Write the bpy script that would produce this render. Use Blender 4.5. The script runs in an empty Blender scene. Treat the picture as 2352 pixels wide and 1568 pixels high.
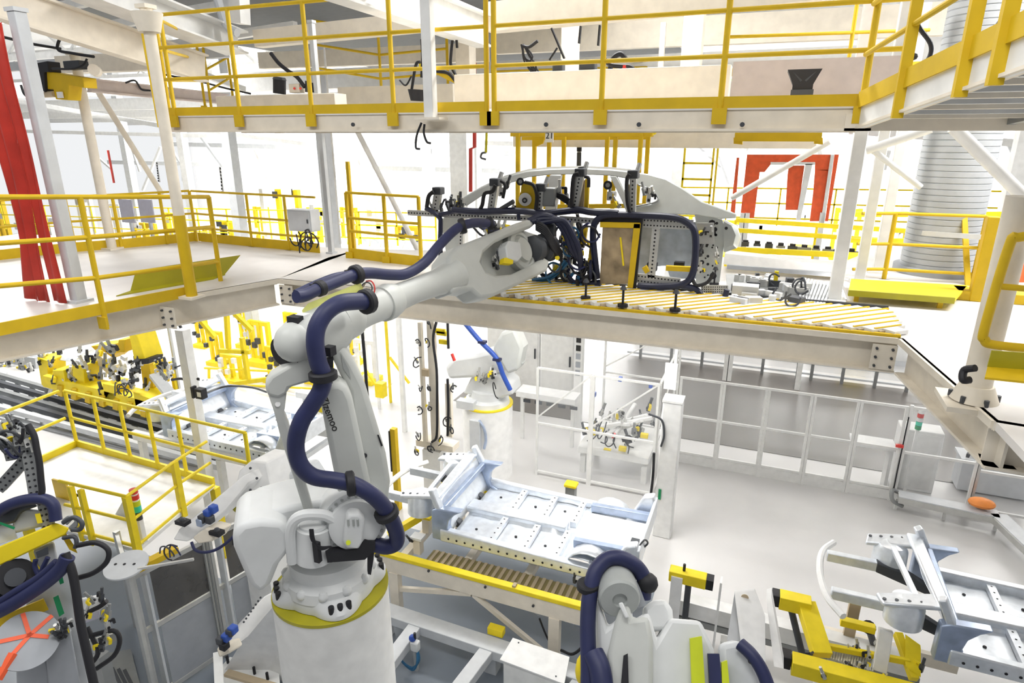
import bpy, math, random
from mathutils import Vector as V, Matrix
C = bpy.context.scene.collection
F = 1462.0; CZ = 7.4
PI = math.pi
_p = math.radians(18); _y = math.radians(21.9)
FW = V((-math.sin(_y)*math.cos(_p), math.cos(_y)*math.cos(_p), -math.sin(_p)))
RT = V((math.cos(_y), math.sin(_y), 0)); UP = RT.cross(FW)
CAM = V((0, 0, CZ))
# ---- where a point of the hall lies: a sight line met with a known plane (level, depth, side or distance)
def ray(px, py): return FW + RT*((px-1176)/F) + UP*((784-py)/F)
def Z(px, py, z): r = ray(px, py); return CAM + r*((z-CZ)/r.z)
def Y(px, py, y): r = ray(px, py); return CAM + r*(y/r.y)
def X(px, py, x): r = ray(px, py); return CAM + r*(x/r.x)
def D(px, py, d): return CAM + ray(px, py)*d
def PL(px, py, a, n):
    r = ray(px, py); return CAM + r*((a-CAM).dot(n)/r.dot(n))
def lerp(a, b, t): return a + (b-a)*t

# ---------------------------------------------------------------- materials
def mat(name, col, rough=0.5, metal=0.0, var=0.06, scale=6.0, alpha=1.0, emit=0, bump=0):
    m = bpy.data.materials.new(name); m.use_nodes = True
    nt = m.node_tree; b = nt.nodes['Principled BSDF']
    tc = nt.nodes.new('ShaderNodeTexCoord'); nz = nt.nodes.new('ShaderNodeTexNoise')
    nz.inputs['Scale'].default_value = scale; nz.inputs['Detail'].default_value = 4
    nt.links.new(tc.outputs['Object'], nz.inputs['Vector'])
    rp = nt.nodes.new('ShaderNodeValToRGB')
    lo = [max(0, c*(1-var)) for c in col]; hi = [min(1, c*(1+var)) for c in col]
    rp.color_ramp.elements[0].color = (*lo, 1); rp.color_ramp.elements[1].color = (*hi, 1)
    rp.color_ramp.elements[0].position = .3; rp.color_ramp.elements[1].position = .7
    nt.links.new(nz.outputs['Fac'], rp.inputs['Fac']); nt.links.new(rp.outputs['Color'], b.inputs['Base Color'])
    b.inputs['Roughness'].default_value = rough; b.inputs['Metallic'].default_value = metal
    if emit:
        b.inputs['Emission Color'].default_value = (*col, 1); b.inputs['Emission Strength'].default_value = emit
    if bump:
        bp = nt.nodes.new('ShaderNodeBump'); bp.inputs['Strength'].default_value = bump
        nt.links.new(nz.outputs['Fac'], bp.inputs['Height']); nt.links.new(bp.outputs['Normal'], b.inputs['Normal'])
    if alpha < 1:
        tr = nt.nodes.new('ShaderNodeBsdfTransparent'); mx = nt.nodes.new('ShaderNodeMixShader')
        mx.inputs[0].default_value = alpha
        nt.links.new(tr.outputs[0], mx.inputs[1]); nt.links.new(b.outputs[0], mx.inputs[2])
        nt.links.new(mx.outputs[0], nt.nodes['Material Output'].inputs['Surface'])
    return m
M = dict(
 cream=mat('cream_painted_steel', (.84,.77,.65), .6), white=mat('white_painted_steel', (.84,.84,.82), .5),
 paper=mat('white_sheet_panel', (.88,.88,.87), .6), yellow=mat('yellow_safety_paint', (.70,.465,.004), .6),
 lemon=mat('bright_yellow_paint', (.93,.72,.012), .55), olive=mat('olive_yellow_plate', (.42,.38,.012), .4),
 robot=mat('robot_grey_white_paint', (.60,.615,.585), .45, var=.03), robotw=mat('robot_white_paint', (.74,.755,.755), .42, var=.03),
 robotd=mat('robot_mid_grey', (.42,.44,.43), .5), navy=mat('navy_cable_sleeve', (.018,.023,.085), .5, var=.15),
 blue=mat('blue_hose', (.03,.09,.42), .45), teal=mat('teal_blue_hose', (.02,.12,.25), .45),
 black=mat('black_rubber', (.012,.012,.016), .6), dark=mat('dark_grey_metal', (.07,.075,.085), .5, .3),
 red=mat('red_strip_curtain_plastic', (.50,.032,.018), .45, var=.18, scale=3), orange=mat('orange_red_curtain', (.88,.12,.03), .5, var=.12),
 tape=mat('orange_tape', (.95,.13,.04), .5), grey=mat('mid_grey_paint', (.36,.38,.41), .5), lgrey=mat('light_grey_paint', (.62,.64,.66), .5),
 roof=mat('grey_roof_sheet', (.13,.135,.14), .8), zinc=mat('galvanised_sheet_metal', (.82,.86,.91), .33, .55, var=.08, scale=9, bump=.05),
 zincd=mat('darker_blue_sheet_metal', (.42,.50,.66), .35, .6, var=.15), shell=mat('bare_car_body_steel', (.56,.59,.58), .32, .45, var=.04),  # zincd: darker, bluer sheet metal than zinc
 alu=mat('brushed_aluminium', (.60,.60,.58), .4, .5), alud=mat('dull_aluminium', (.30,.31,.31), .45, .5), hole=mat('drilled_hole_black', (.02,.02,.025), .8),
 concrete=mat('grey_concrete', (.50,.51,.52), .75, var=.1, scale=3, bump=.1), deck=mat('mezzanine_deck_sheet', (.80,.77,.74), .5, var=.05, scale=2),
 acrylic=mat('clear_acrylic', (.80,.84,.88), .12, alpha=.07), mesh=mat('pale_guard_mesh', (.80,.82,.84), .5, alpha=.2), smoke=mat('tinted_acrylic', (.10,.095,.09), .15, alpha=.82),
 brown=mat('translucent_brown_panel', (.34,.26,.16), .25, var=.5, scale=4), palelime=mat('pale_lime_plate', (.70,.72,.22), .5), pillar=mat('grey_ribbed_cladding', (.46,.48,.50), .5), navyd=mat('dark_navy_cable', (.008,.011,.038), .45), rail=mat('grey_body_rail', (.36,.375,.37), .4, .4), bsheet=mat('bluish_inner_sheet', (.42,.47,.53), .35, .5, var=.25, scale=5), belt=mat('olive_brown_belt', (.27,.22,.09), .6), lime=mat('lime_yellow_band', (.62,.70,.02), .45), green=mat('green_label', (.01,.28,.10), .5),
 redl=mat('red_signal_lens', (.75,.05,.04), .3), greenl=mat('green_signal_lens', (.05,.6,.40), .3), lilac=mat('lilac_grey_board', (.60,.59,.70), .6),
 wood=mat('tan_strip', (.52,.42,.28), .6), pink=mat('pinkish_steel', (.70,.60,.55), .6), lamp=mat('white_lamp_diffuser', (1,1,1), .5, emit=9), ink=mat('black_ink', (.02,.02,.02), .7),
 wall=mat('white_hall_cladding', (.88,.89,.91), .7, var=.03), ledge=mat('pale_green_wall_band', (.55,.85,.50), .6), orangeskin=mat('orange_rubber', (.9,.30,.06), .5))
def floor_mat():
    m = mat('polished_concrete_floor', (.64,.63,.62), .32, var=.05, scale=.9)
    return m
M['floor'] = floor_mat()
M['epoxy_shade'] = mat('blue_grey_coating_and_shade', (.22,.25,.29), .35, var=.06, scale=1.2)  # blue-grey coating, darkened with the near floor's shade
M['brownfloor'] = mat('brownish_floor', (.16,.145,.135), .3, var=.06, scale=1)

# ---------------------------------------------------------------- mesh builder
class G:
    def __init__(s): s.v = []; s.f = []; s.mi = []; s.m = 0
    def add(s, vs, fs):
        b = len(s.v); s.v += [V(p) for p in vs]
        for f in fs: s.f.append([b+i for i in f]); s.mi.append(s.m)
        return s
    def box(s, c, d, R=None):
        c = V(c); vs = []
        for i in range(8):
            p = V(((i&1)-.5, ((i>>1)&1)-.5, ((i>>2)&1)-.5)); p = V((p.x*d[0], p.y*d[1], p.z*d[2]))
            vs.append(c + (R @ p if R else p))
        return s.add(vs, [(0,2,3,1),(4,5,7,6),(0,1,5,4),(2,6,7,3),(0,4,6,2),(1,3,7,5)])
    def span(s, a, b): a = V(a); b = V(b); return s.box((a+b)/2, [abs(x) for x in (b-a)])
    def bar(s, a, b, w, h, up=(0,0,1)):
        a = V(a); b = V(b); d = (b-a).normalized(); u = V(up)
        sd = d.cross(u)
        if sd.length < 1e-4: sd = d.cross(V((0,1,0)))
        sd.normalize(); u = sd.cross(d).normalized()
        vs = [p + sd*(x*w/2) + u*(y*h/2) for p in (a,b) for x,y in ((-1,-1),(1,-1),(1,1),(-1,1))]
        return s.add(vs, [(3,2,1,0),(4,5,6,7),(0,1,5,4),(1,2,6,5),(2,3,7,6),(3,0,4,7)])
    def ibeam(s, a, b, h=.3, w=.16, t=.025, up=(0,0,1)):
        a = V(a); b = V(b); u = V(up)
        s.bar(a, b, t, h, up)
        d = (b-a).normalized(); sd = d.cross(u).normalized(); u = sd.cross(d)
        s.bar(a+u*h/2, b+u*h/2, w, t, up); s.bar(a-u*h/2, b-u*h/2, w, t, up)
        return s
    def rings(s, rs, cap=True, closed=True):
        n = len(rs[0]); b = len(s.v)
        for r in rs: s.v += [V(p) for p in r]
        for i in range(len(rs)-1):
            for j in range(n if closed else n-1):
                k = (j+1) % n
                s.f.append([b+i*n+j, b+i*n+k, b+(i+1)*n+k, b+(i+1)*n+j]); s.mi.append(s.m)
        if cap and closed:
            s.f.append([b+j for j in range(n)][::-1]); s.mi.append(s.m)
            s.f.append([b+(len(rs)-1)*n+j for j in range(n)]); s.mi.append(s.m)
        return s
    def frame(s, d):
        d = d.normalized(); a = d.cross(V((0,0,1)))
        if a.length < 1e-3: a = V((1,0,0))
        a.normalize(); return a, d.cross(a)
    def cyl(s, a, b, r0, r1=None, n=20):
        a = V(a); b = V(b); r1 = r0 if r1 is None else r1; x, y = s.frame(b-a)
        return s.rings([[p + (x*math.cos(2*PI*i/n) + y*math.sin(2*PI*i/n))*r for i in range(n)] for p, r in ((a,r0),(b,r1))])
    def lathe(s, a, ax, prof, n=28):
        a = V(a); ax = V(ax).normalized(); x, y = s.frame(ax)
        return s.rings([[a + ax*h + (x*math.cos(2*PI*i/n) + y*math.sin(2*PI*i/n))*max(r, .0005) for i in range(n)] for r, h in prof])
    def tube(s, pts, r, n=10, sub=5):
        P = [V(p) for p in pts]
        if sub > 1 and len(P) > 2:
            Q = [P[0]*2-P[1]] + P + [P[-1]*2-P[-2]]; o = []
            for i in range(1, len(Q)-2):
                for k in range(sub):
                    t = k/sub; a, b, c, d = Q[i-1:i+3]
                    o.append(.5*((2*b)+(c-a)*t+(2*a-5*b+4*c-d)*t*t+(3*b-a-3*c+d)*t**3))
            P = o + [P[-1]]
        rs = []; pv = None
        for i, p in enumerate(P):
            t = (P[min(i+1, len(P)-1)] - P[max(i-1, 0)])
            if t.length < 1e-6: t = V((0,0,1))
            t.normalize()
            if pv is None: x, _ = s.frame(t)
            else: x = pv - t*pv.dot(t); x = x.normalized() if x.length > 1e-4 else s.frame(t)[0]
            pv = x; y = t.cross(x); rr = r[min(int(i*len(r)/len(P)), len(r)-1)] if isinstance(r, (list,tuple)) else r
            rs.append([p + (x*math.cos(2*PI*k/n) + y*math.sin(2*PI*k/n))*rr for k in range(n)])
        return s.rings(rs)
    def prism(s, poly, vec):
        poly = [V(p) for p in poly]; vec = V(vec); n = len(poly)
        nm = V((0,0,0))
        for i in range(n): nm += poly[i].cross(poly[(i+1)%n])
        if nm.dot(vec) > 0: poly = poly[::-1]
        return s.add(poly + [p+vec for p in poly], [list(range(n)), list(range(n,2*n))[::-1]] + [[i, n+i, n+(i+1)%n, (i+1)%n] for i in range(n)])
    def quad(s, a, b, c, d, t=None):
        if t is None: return s.add([a,b,c,d], [(0,1,2,3)])
        return s.prism([a,b,c,d], t)
    def ball(s, c, r, n=14, sc=(1,1,1)):
        c = V(c); m = n//2
        return s.rings([[c + V((r*sc[0]*math.sin(PI*max(min(i,m-.02),.02)/m)*math.cos(2*PI*j/n), r*sc[1]*math.sin(PI*max(min(i,m-.02),.02)/m)*math.sin(2*PI*j/n), -r*sc[2]*math.cos(PI*i/m))) for j in range(n)] for i in range(m+1)])
    def surf(s, grid): # open surface from rows of points
        return s.rings(grid, cap=False, closed=False)
    def out(s, name, m, parent=None, bevel=0, solid=0, sub=0, label=None, sharp=35):
        me = bpy.data.meshes.new(name); off = V(parent['_o']) if parent is not None else V((0,0,0))
        me.from_pydata([p-off for p in s.v], [], s.f); me.validate(clean_customdata=False)
        ms = m if isinstance(m, (list,tuple)) else [m]
        for k in ms: me.materials.append(M[k])
        if len(ms) > 1:
            for p, i in zip(me.polygons, s.mi): p.material_index = i
        me.shade_smooth(); me.set_sharp_from_angle(angle=math.radians(sharp))
        o = bpy.data.objects.new(name, me); C.objects.link(o)
        if parent is not None: o.parent = parent
        if solid: mo = o.modifiers.new('solid', 'SOLIDIFY'); mo.thickness = solid; mo.offset = 0
        if bevel:
            mo = o.modifiers.new('bevel', 'BEVEL'); mo.width = bevel; mo.segments = 2; mo.limit_method = 'ANGLE'; mo.angle_limit = math.radians(40)
        if sub: mo = o.modifiers.new('sub', 'SUBSURF'); mo.levels = sub; mo.render_levels = sub
        if label: o['label'] = label
        o['_o'] = tuple(off)
        return o
    def one(s, name, m, label, cat, group=None, **k):
        o = s.out(name, m, **k); o['label'] = label; o['category'] = cat
        if group: o['group'] = group
        return o
    def struct(s, name, m, label=None, **k):
        o = s.out(name, m, **k); o['kind'] = 'structure'
        if label: o['label'] = label
        return o
def thing(name, label, cat, loc=(0,0,0), group=None):
    o = bpy.data.objects.new(name, None); C.objects.link(o); o.location = loc; o.empty_display_size = .1
    o['label'] = label; o['category'] = cat; o['_o'] = tuple(loc)
    if group: o['group'] = group
    return o
def dup(root, loc, label, rotz=0, group=None):
    r = root.copy(); C.objects.link(r); r.location = loc; r.rotation_euler = (0,0,rotz); r['label'] = label
    if group: r['group'] = group
    for ch in list(root.children):
        c = ch.copy(); C.objects.link(c); c.parent = r
        for g in ch.children: d = g.copy(); C.objects.link(d); d.parent = c
    return r

# ---------------------------------------------------------------- shared builders
def railing(label, bases, hs, rails=(1.1,.73,.37), toe=.13, r=.021, pr=.024, m='yellow', cat='railing', name='guard_railing', group=None, box=False, drop=.12, ext=(0,0), brk=True):
    """bases: foot of each post (world); hs: which of them carry a post."""
    bases = [V(b) for b in bases]; t = thing(name, label, cat, bases[0], group)
    B = list(bases)
    if ext[0]: B[0] = B[0] + (B[0]-B[1]).normalized()*ext[0]
    if ext[1]: B[-1] = B[-1] + (B[-1]-B[-2]).normalized()*ext[1]
    for i, h in enumerate(rails):
        g = G(); hl = h if isinstance(h,(list,tuple)) else [h]*len(B)
        Q = [p+V((0,0,k)) for p, k in zip(B, hl)]
        for a, b in zip(Q, Q[1:]): g.cyl(a, b, r, n=10)
        for p in Q[1:-1]: g.ball(p, r*1.02, 8)
        g.out('top_rail' if i == 0 else 'mid_rail', m, t)
    if toe:
        g = G()
        for a, b in zip(B, B[1:]): g.bar(a+V((0,0,toe/2)), b+V((0,0,toe/2)), .012, toe)
        g.out('toe_board', m, t)
    for i in hs:
        p = bases[i]; g = G(); hp = rails[0][i] if isinstance(rails[0],(list,tuple)) else rails[0]
        if box: g.box(p+V((0,0,(hp-drop)/2)), (pr*2, pr*2, hp+drop))
        else: g.cyl(p+V((0,0,-drop)), p+V((0,0,hp)), pr, n=10)
        po = g.out('post', m, t)
        if brk: G().box(p+V((0,-.03,-drop+.05)), (.13,.03,.14)).out('bracket', m, po)
    return t
def perf(g, a, b, w, h, up=(0,0,1), pitch=.05, rr=.014, both=False, rows=1):
    """a bar drilled along its length; face slot 0 metal, slot 1 dark holes; up points out of the drilled face"""
    a = V(a); b = V(b); g.m = 0; g.bar(a, b, w, h, up)
    d = (b-a); L = d.length; d.normalize(); sd = d.cross(V(up)); 
    if sd.length < 1e-4: sd = d.cross(V((0,1,0)))
    sd.normalize(); u = sd.cross(d).normalized(); g.m = 1
    n = int(L/pitch)
    for q in range(rows):
        o = (q-(rows-1)/2)*w/rows
        for i in range(n):
            c = a + d*((i+.5)*L/n) + u*(h/2+.002) + sd*o
            g.add([c + (d*math.cos(PI*k/3) + sd*math.sin(PI*k/3))*rr for k in range(6)], [tuple(range(6))[::-1]])
    g.m = 0; return g
def wires(name, pts, r, m, parent, rnd=None, k=1, amp=.0):
    g = G()
    for q in range(k):
        P = [V(p) + (V((rnd.uniform(-amp,amp), rnd.uniform(-amp,amp), rnd.uniform(-amp,amp))) if rnd else V((0,0,0))) for p in pts]
        g.tube(P, r, 8, 4)
    return g.out(name, m, parent)
def clamp_unit(parent, p, s=1.0, rnd=random, name='clamp'):
    """a small pneumatic clamp: body, cylinder, jaw and pin"""
    p = V(p); g = G(); R = Matrix.Rotation(rnd.uniform(0,6.28), 3, 'Z') @ Matrix.Rotation(rnd.uniform(-.6,.6), 3, 'X')
    g.m = 0; g.box(p, (.06*s,.05*s,.12*s), R); g.cyl(p + R@V((0,0,.05*s)), p + R@V((0,0,.16*s)), .022*s, n=8)
    g.m = 1; g.box(p + R@V((.05*s,0,.05*s)), (.09*s,.03*s,.03*s), R); g.box(p + R@V((.09*s,0,.02*s)), (.03*s,.035*s,.07*s), R)
    g.m = 2; g.cyl(p + R@V((0,-.035*s,-.02*s)), p + R@V((0,.035*s,-.02*s)), .02*s, n=8)
    return g.out(name, [rnd.choice(['dark','alud','alu']), rnd.choice(['black','alu','lemon']), 'black'], parent)
def loop(parent, c, r, m='black', th=.01, rnd=random, name='hose'):
    c = V(c); ph = rnd.uniform(0,6.28); nx = V((rnd.uniform(-1,1), rnd.uniform(-.4,.4), rnd.uniform(-.3,.3))).normalized(); u = V((0,0,1))
    pts = [c + nx*(r*math.cos(ph+a*.9)) + u*(r*math.sin(ph+a*.9)) + V((0,-.02*a,0)) for a in range(6)]
    return G().tube(pts, th, 8, 4).out(name, m, parent)
# ---------------------------------------------------------------- camera, light
cd = bpy.data.cameras.new('camera'); cam = bpy.data.objects.new('camera', cd); C.objects.link(cam)
cd.sensor_fit = 'HORIZONTAL'; cd.sensor_width = 36; cd.lens = F*36/2352; cd.clip_end = 200; cd.clip_start = .05
cam.matrix_world = Matrix(((RT.x,UP.x,-FW.x,0),(RT.y,UP.y,-FW.y,0),(RT.z,UP.z,-FW.z,CZ),(0,0,0,1)))
bpy.context.scene.camera = cam
sc = bpy.context.scene
sc.view_settings.view_transform = 'Standard'; sc.view_settings.look = 'None'; sc.view_settings.gamma = 1; sc.view_settings.exposure = .28
w = bpy.data.worlds.new('world'); sc.world = w; w.use_nodes = True
nt = w.node_tree; tc = nt.nodes.new('ShaderNodeTexCoord'); sp = nt.nodes.new('ShaderNodeSeparateXYZ'); mr = nt.nodes.new('ShaderNodeMapRange')
nt.links.new(tc.outputs['Generated'], sp.inputs[0]); nt.links.new(sp.outputs['Y'], mr.inputs['Value'])   # the hall is brighter toward its far side
mr.inputs['From Min'].default_value = -.7; mr.inputs['From Max'].default_value = .5; mr.inputs['To Min'].default_value = .22; mr.inputs['To Max'].default_value = .75
nt.nodes['Background'].inputs[0].default_value = (.97, .985, 1, 1); nt.links.new(mr.outputs[0], nt.nodes['Background'].inputs[1])
def area(name, loc, sx, sy, pw, rot=(0,0,0), col=(1,.985,.96)):
    l = bpy.data.lights.new(name, 'AREA'); l.shape = 'RECTANGLE'; l.size = sx; l.size_y = sy; l.energy = pw; l.color = col
    o = bpy.data.objects.new(name, l); o.location = loc; o.rotation_euler = rot; C.objects.link(o); return o
for i, (x, y, pw) in enumerate([(-6.5,1.5,170),(-.5,1.5,170),(5,9,520),(-3,9.3,420),(-18.5,12,700),(6,17,130),(-22,12,800),(-4,24,900),(-20,24,1300),(10,28,900),(-12,38,1800),(12,40,1800),(-34,34,2200),(-44,44,2600),(-28,45,2600),(-12,45,2000),(4,45,2000),(20,44,1800)]):
    area('bay_fill_light', (x,y,10.9), 4 if y < 20 else 8, 1.2 if y < 20 else 3, pw)  # unseen bay lamps; pair over the camera and wall row added as fill
# unseen lower bay lamps added as fill for the cars and floor
for i, (x, y, pw) in enumerate([(-3,9.5,130),(-9,10,90),(2.5,11.5,300),(-14,7.5,60),(-12,17,200)]):
    area('bay_fill_light', (x,y,5.0), 3, .5, pw)

# ---------------------------------------------------------------- hall shell
G().span((-55,-2,-.2),(30,50,0)).struct('floor','floor')
G().span((-55,50,-.2),(30,50.3,13)).struct('wall_back','wall')
G().span((-55,13,12.2),(30,50,12.4)).struct('ceiling','wall')
G().span((-15.5,9.2,9.95),(-3.2,24,10.02)).struct('ceiling_roof','roof')
G().span((-14,2,-.0),(4,6.75,.004)).span((-6.2,6.75,0),(-1.1,9.3,.004)).struct('floor_coating_shaded','epoxy_shade')  # coating patch with near-floor and under-conveyor shade put into its colour
G().span((-1.5,10.95,4.9),(3.6,14,4.95)).struct('floor_mezzanine_back','deck')
# pale green band and long grey band of cladding on the back wall
G().span((-55,49.8,9.1),(30,49.99,9.7)).struct('trim_1','lgrey')
G().span((-6,49.8,10.3),(30,49.99,11.4)).struct('trim_2','ledge')
for i,(x0,x1,z0,z1) in enumerate([(-47,-44.5,3.5,6.5),(-40,-38.5,3,6.6),(-33,-30.5,2.6,6.2),(-27,-25,3,6.6),(-22.6,-20,2.6,6.5),(-14,-12,3,6)]):
    t = thing('window_%d'%(i+1),'pale grey glazed opening in the far white wall','window',((x0+x1)/2,49.9,z0)); t['kind']='structure'
    del t['category']; del t['label']
    G().span((x0,49.85,z0),(x1,49.99,z1)).out('pane','lgrey',t)
    g=G()
    for k in range(4): g.box((x0+(x1-x0)*k/3,49.8,(z0+z1)/2),(.12,.1,z1-z0))
    g.out('frame','white',t)
# far roof trusses
for i,(y,z) in enumerate([(20,10.6),(27,10.4),(35,10.2),(43,10.0)]):
    g=G(); g.bar((-50,y,z),(26,y,z),.25,.25); g.bar((-50,y,z+1.5),(26,y,z+1.5),.22,.22)
    for k in range(38): g.bar((-50+2*k,y,z+(0 if k%2 else 1.5)),(-48+2*k,y,z+(1.5 if k%2 else 0)),.1,.1)
    g.struct('trim_%d'%(3+i),'white')
for i in range(5):
    G().span((-55,15.5+i*7,8.6-.1*i),(30,15.8+i*7,9.1-.1*i)).struct('trim_%d'%(7+i),'white')
lab=['nearest','second','third','farthest']
for k in range(4):
    y=18+k*8
    for q in range(6):
        t=thing('ceiling_light','long white ceiling lamp on the %s far lamp row, number %s from the left'%(lab[k],['one','two','three','four','five','six'][q]),'ceiling light',(-38+q*8,y,11.6),'far ceiling lamps')
        G().box((-38+q*8,y,11.62),(3.2,.3,.1)).out('housing','white',t); G().box((-38+q*8,y,11.55),(3.1,.22,.05)).out('diffuser','lamp',t)
def vcol(px,py,y,w,z0,z1,label,m='white',name='steel_column',d=None,base=True,hshape=False,group=None):
    p=Y(px,py,y); d=d or w; t=thing(name,label,'column',(p.x,p.y,z0),group)
    g=G()
    if hshape: g.ibeam((p.x,p.y,z0),(p.x,p.y,z1),d,w,.02,(0,1,0))
    else: g.box((p.x,p.y,(z0+z1)/2),(w,d,z1-z0))
    g.out('shaft',m,t,bevel=0 if hshape else .01)
    if base: G().box((p.x,p.y,z0+.015),(w*1.9,d*1.9,.03)).out('base_plate',m,t)
    return t
# far columns standing on the hall floor
for a in [(552,520,16,.32,'white square column left of the control box, behind the far yellow rail','lgrey'),(755,440,14,.29,'wide pale grey column right of the grey control box','lgrey'),
          (1062,380,24,.75,'white column behind the red pipe left of the hanging car side','white'),(1088,380,25,.5,'slim white column just right of the red pipe','white'),
          (985,400,30,.5,'faint far white column left of the car side clamps','white'),(655,420,30,.4,'faint far white column above the grey control box','white'),
          (430,400,26,.4,'faint far white column behind the round platform posts','white'),(300,400,34,.5,'faint far column behind the leaning white brace','lgrey'),
          (1560,400,26,.5,'far white column right of the yellow lifting frame','white'),(2010,430,9.6,.12,'slim white column between orange gate and ribbed pillar','white'),(2050,430,10.4,.13,'thin far white column left of the ribbed pillar','white'),
          (2330,430,20,.4,'far white column at the right edge beyond the ribbed pillar','white')]:
    vcol(a[0],a[1],a[2],a[3],0 if a[2]>11 else 5.5,12 if a[2]>11 else 9,a[4],a[5])
# big ribbed round pillar
ZM=5.5
pc=Y(2178,470,10.75); rr=.455
t=thing('ribbed_pillar','huge grey ribbed round pillar at right behind the yellow rails','pillar',(pc.x,pc.y,ZM))
g=G(); prof=[]
for k in range(80): z=ZM+k*.08; prof+=[(rr,z),(rr,z+.062),(rr-.012,z+.07)]
g.lathe((pc.x,pc.y,0),(0,0,1),prof,40); g.out('shaft','pillar',t); G().cyl((pc.x,pc.y,ZM),(pc.x,pc.y,ZM+.1),rr+.08,n=40).out('base_ring','grey',t)

# ---------------------------------------------------------------- mezzanine
ZM=5.5
LB=V((-6.23,6.83,ZM)); LN=V((-7.55,3.2,ZM)); RB=V((1.32,6.95,ZM)); RN=V((1.62,5.0,ZM))
def slab(poly,z0,z1): return G().prism([V((p[0],p[1],z1)) for p in poly],(0,0,z0-z1))
slab([(-14,3.0),(LN.x,LN.y),(LB.x,LB.y),(-6.6,9.3),(-9.7,8.9),(-14,8.2)],ZM-.06,ZM).struct('floor_mezzanine_left','deck')
slab([(LB.x,LB.y),(RB.x,RB.y),(1.5,8.4),(-6.6,8.4)],ZM-.06,ZM).struct('floor_mezzanine_middle','deck')
slab([(-6.6,8.4),(-3.6,8.4),(-3.2,10.2),(-6.6,9.3)],ZM-.06,ZM).struct('floor_mezzanine_rear','deck')
slab([(RB.x,RB.y),(RN.x,RN.y),(1.75,3.2),(9,3.2),(9,13.4),(2,13.2),(1.0,10.8),(1.0,8.4),(1.5,8.4)],ZM-.06,ZM).struct('floor_mezzanine_right','deck')
def edge(a,b,label,dy):
    t=thing('edge_beam',label,'beam',a); a=V(a);b=V(b); o=V(dy)
    G().ibeam(a+o*.1+V((0,0,-.21)),b+o*.1+V((0,0,-.21)),.30,.2,.022).out('girder','cream',t)
    G().bar(a+V((0,0,-.03)),b+V((0,0,-.03)),.05,.06).out('deck_edge_angle','cream',t)
    return t
edge((LN.x-.35,LN.y-.95,ZM),LB,'cream edge beam under the left platform, below the olive plate',(-1,0,0))
e=edge(LB,RB,'long cream edge beam below the roller track and hanging car side',(0,1,0))
G().bar(LB+V((1.9,.03,.012)),RB+V((0,.03,.012)),.05,.03).out('yellow_edge_strip','yellow',e)
edge(RB,(1.62,5.02,ZM),'short cream edge beam running down to the right white post',(1,0,0))
edge((1.62,5.02,ZM),(4.5,4.75,ZM),'cream edge beam at right under the lower olive kick plate',(0,1,0))
for p,l in ((LB,'gusset plate with bolts at the left corner of the opening'),(RB,'gusset plate with bolts at the right corner of the opening'),(V((-6.75,5.35,ZM)),'bolted splice plate under the left round post')):
    t=thing('gusset_plate',l,'bracket',p+V((0,-.02,-.3)))
    s=1 if p.x>0 else -1
    G().box(p+V((-s*.12,-.015,-.21)),(.22,.012,.26)).out('plate','cream',t)
    for a in (-.07,.07):
        for b in (-.09,0,.09): G().cyl(p+V((-s*.12+a,-.02,-.21+b)),p+V((-s*.12+a,-.045,-.21+b)),.014,n=6).out('bolt','dark',t)
# striped roller track on the mezzanine
t=thing('roller_track','flat track of cream and yellow rollers under the hanging car side','conveyor',(-1,7.3,ZM))
g=G()
a0=Z(985,668,ZM+.02);a1=Z(2000,762,ZM+.02)
for k in range(30):
    x=-4.1+k*.19; 
    q=min(1,(1.36-x)/1.0)
    if q>.1: g.bar((x,7.02,ZM+.03),(x+q,7.02+.93*q,ZM+.03),.13,.04)
g.out('roller_bed','white',t); g=G()
for k in range(30):
    x=-4.0+k*.19
    q=min(1,(1.36-x)/1.0)
    if q>.1: g.bar((x,7.02,ZM+.02),(x+q,7.02+.93*q,ZM+.02),.05,.03)
g.out('dark_gap','wood',t); g=G()
for k in range(30):
    x=-4.035+k*.19
    q=min(1,(1.36-x)/1.0)
    if q>.1: g.bar((x,7.02,ZM+.045),(x+q,7.02+.93*q,ZM+.045),.022,.03)
g.out('yellow_strip','yellow',t)
G().bar((-4.0,8.0,ZM+.03),(1.35,8.05,ZM+.03),.03,.06).out('rear_rail','dark',t)
for px,py in ((1345,672),(1430,690),(1550,700),(1640,640)):
    p=Z(px,py+14,ZM+.05)
    t=thing('locating_pin','black locating pin %s'%{1345:'at the left end of the track below the car sill',1430:'standing under the yellow framed panel',1550:'standing under the right drilled frame',1640:'standing beside the car tail panel'}[px],'pin',p)
    G().cyl(p,p+V((0,0,.03)),.06,n=10).out('foot','black',t); G().cyl(p,p+V((0,0,.2)),.014,n=8).out('stem','black',t); G().cyl(p+V((0,0,.2)),p+V((0,0,.24)),.04,.02,n=8).out('head','dark',t)

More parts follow.
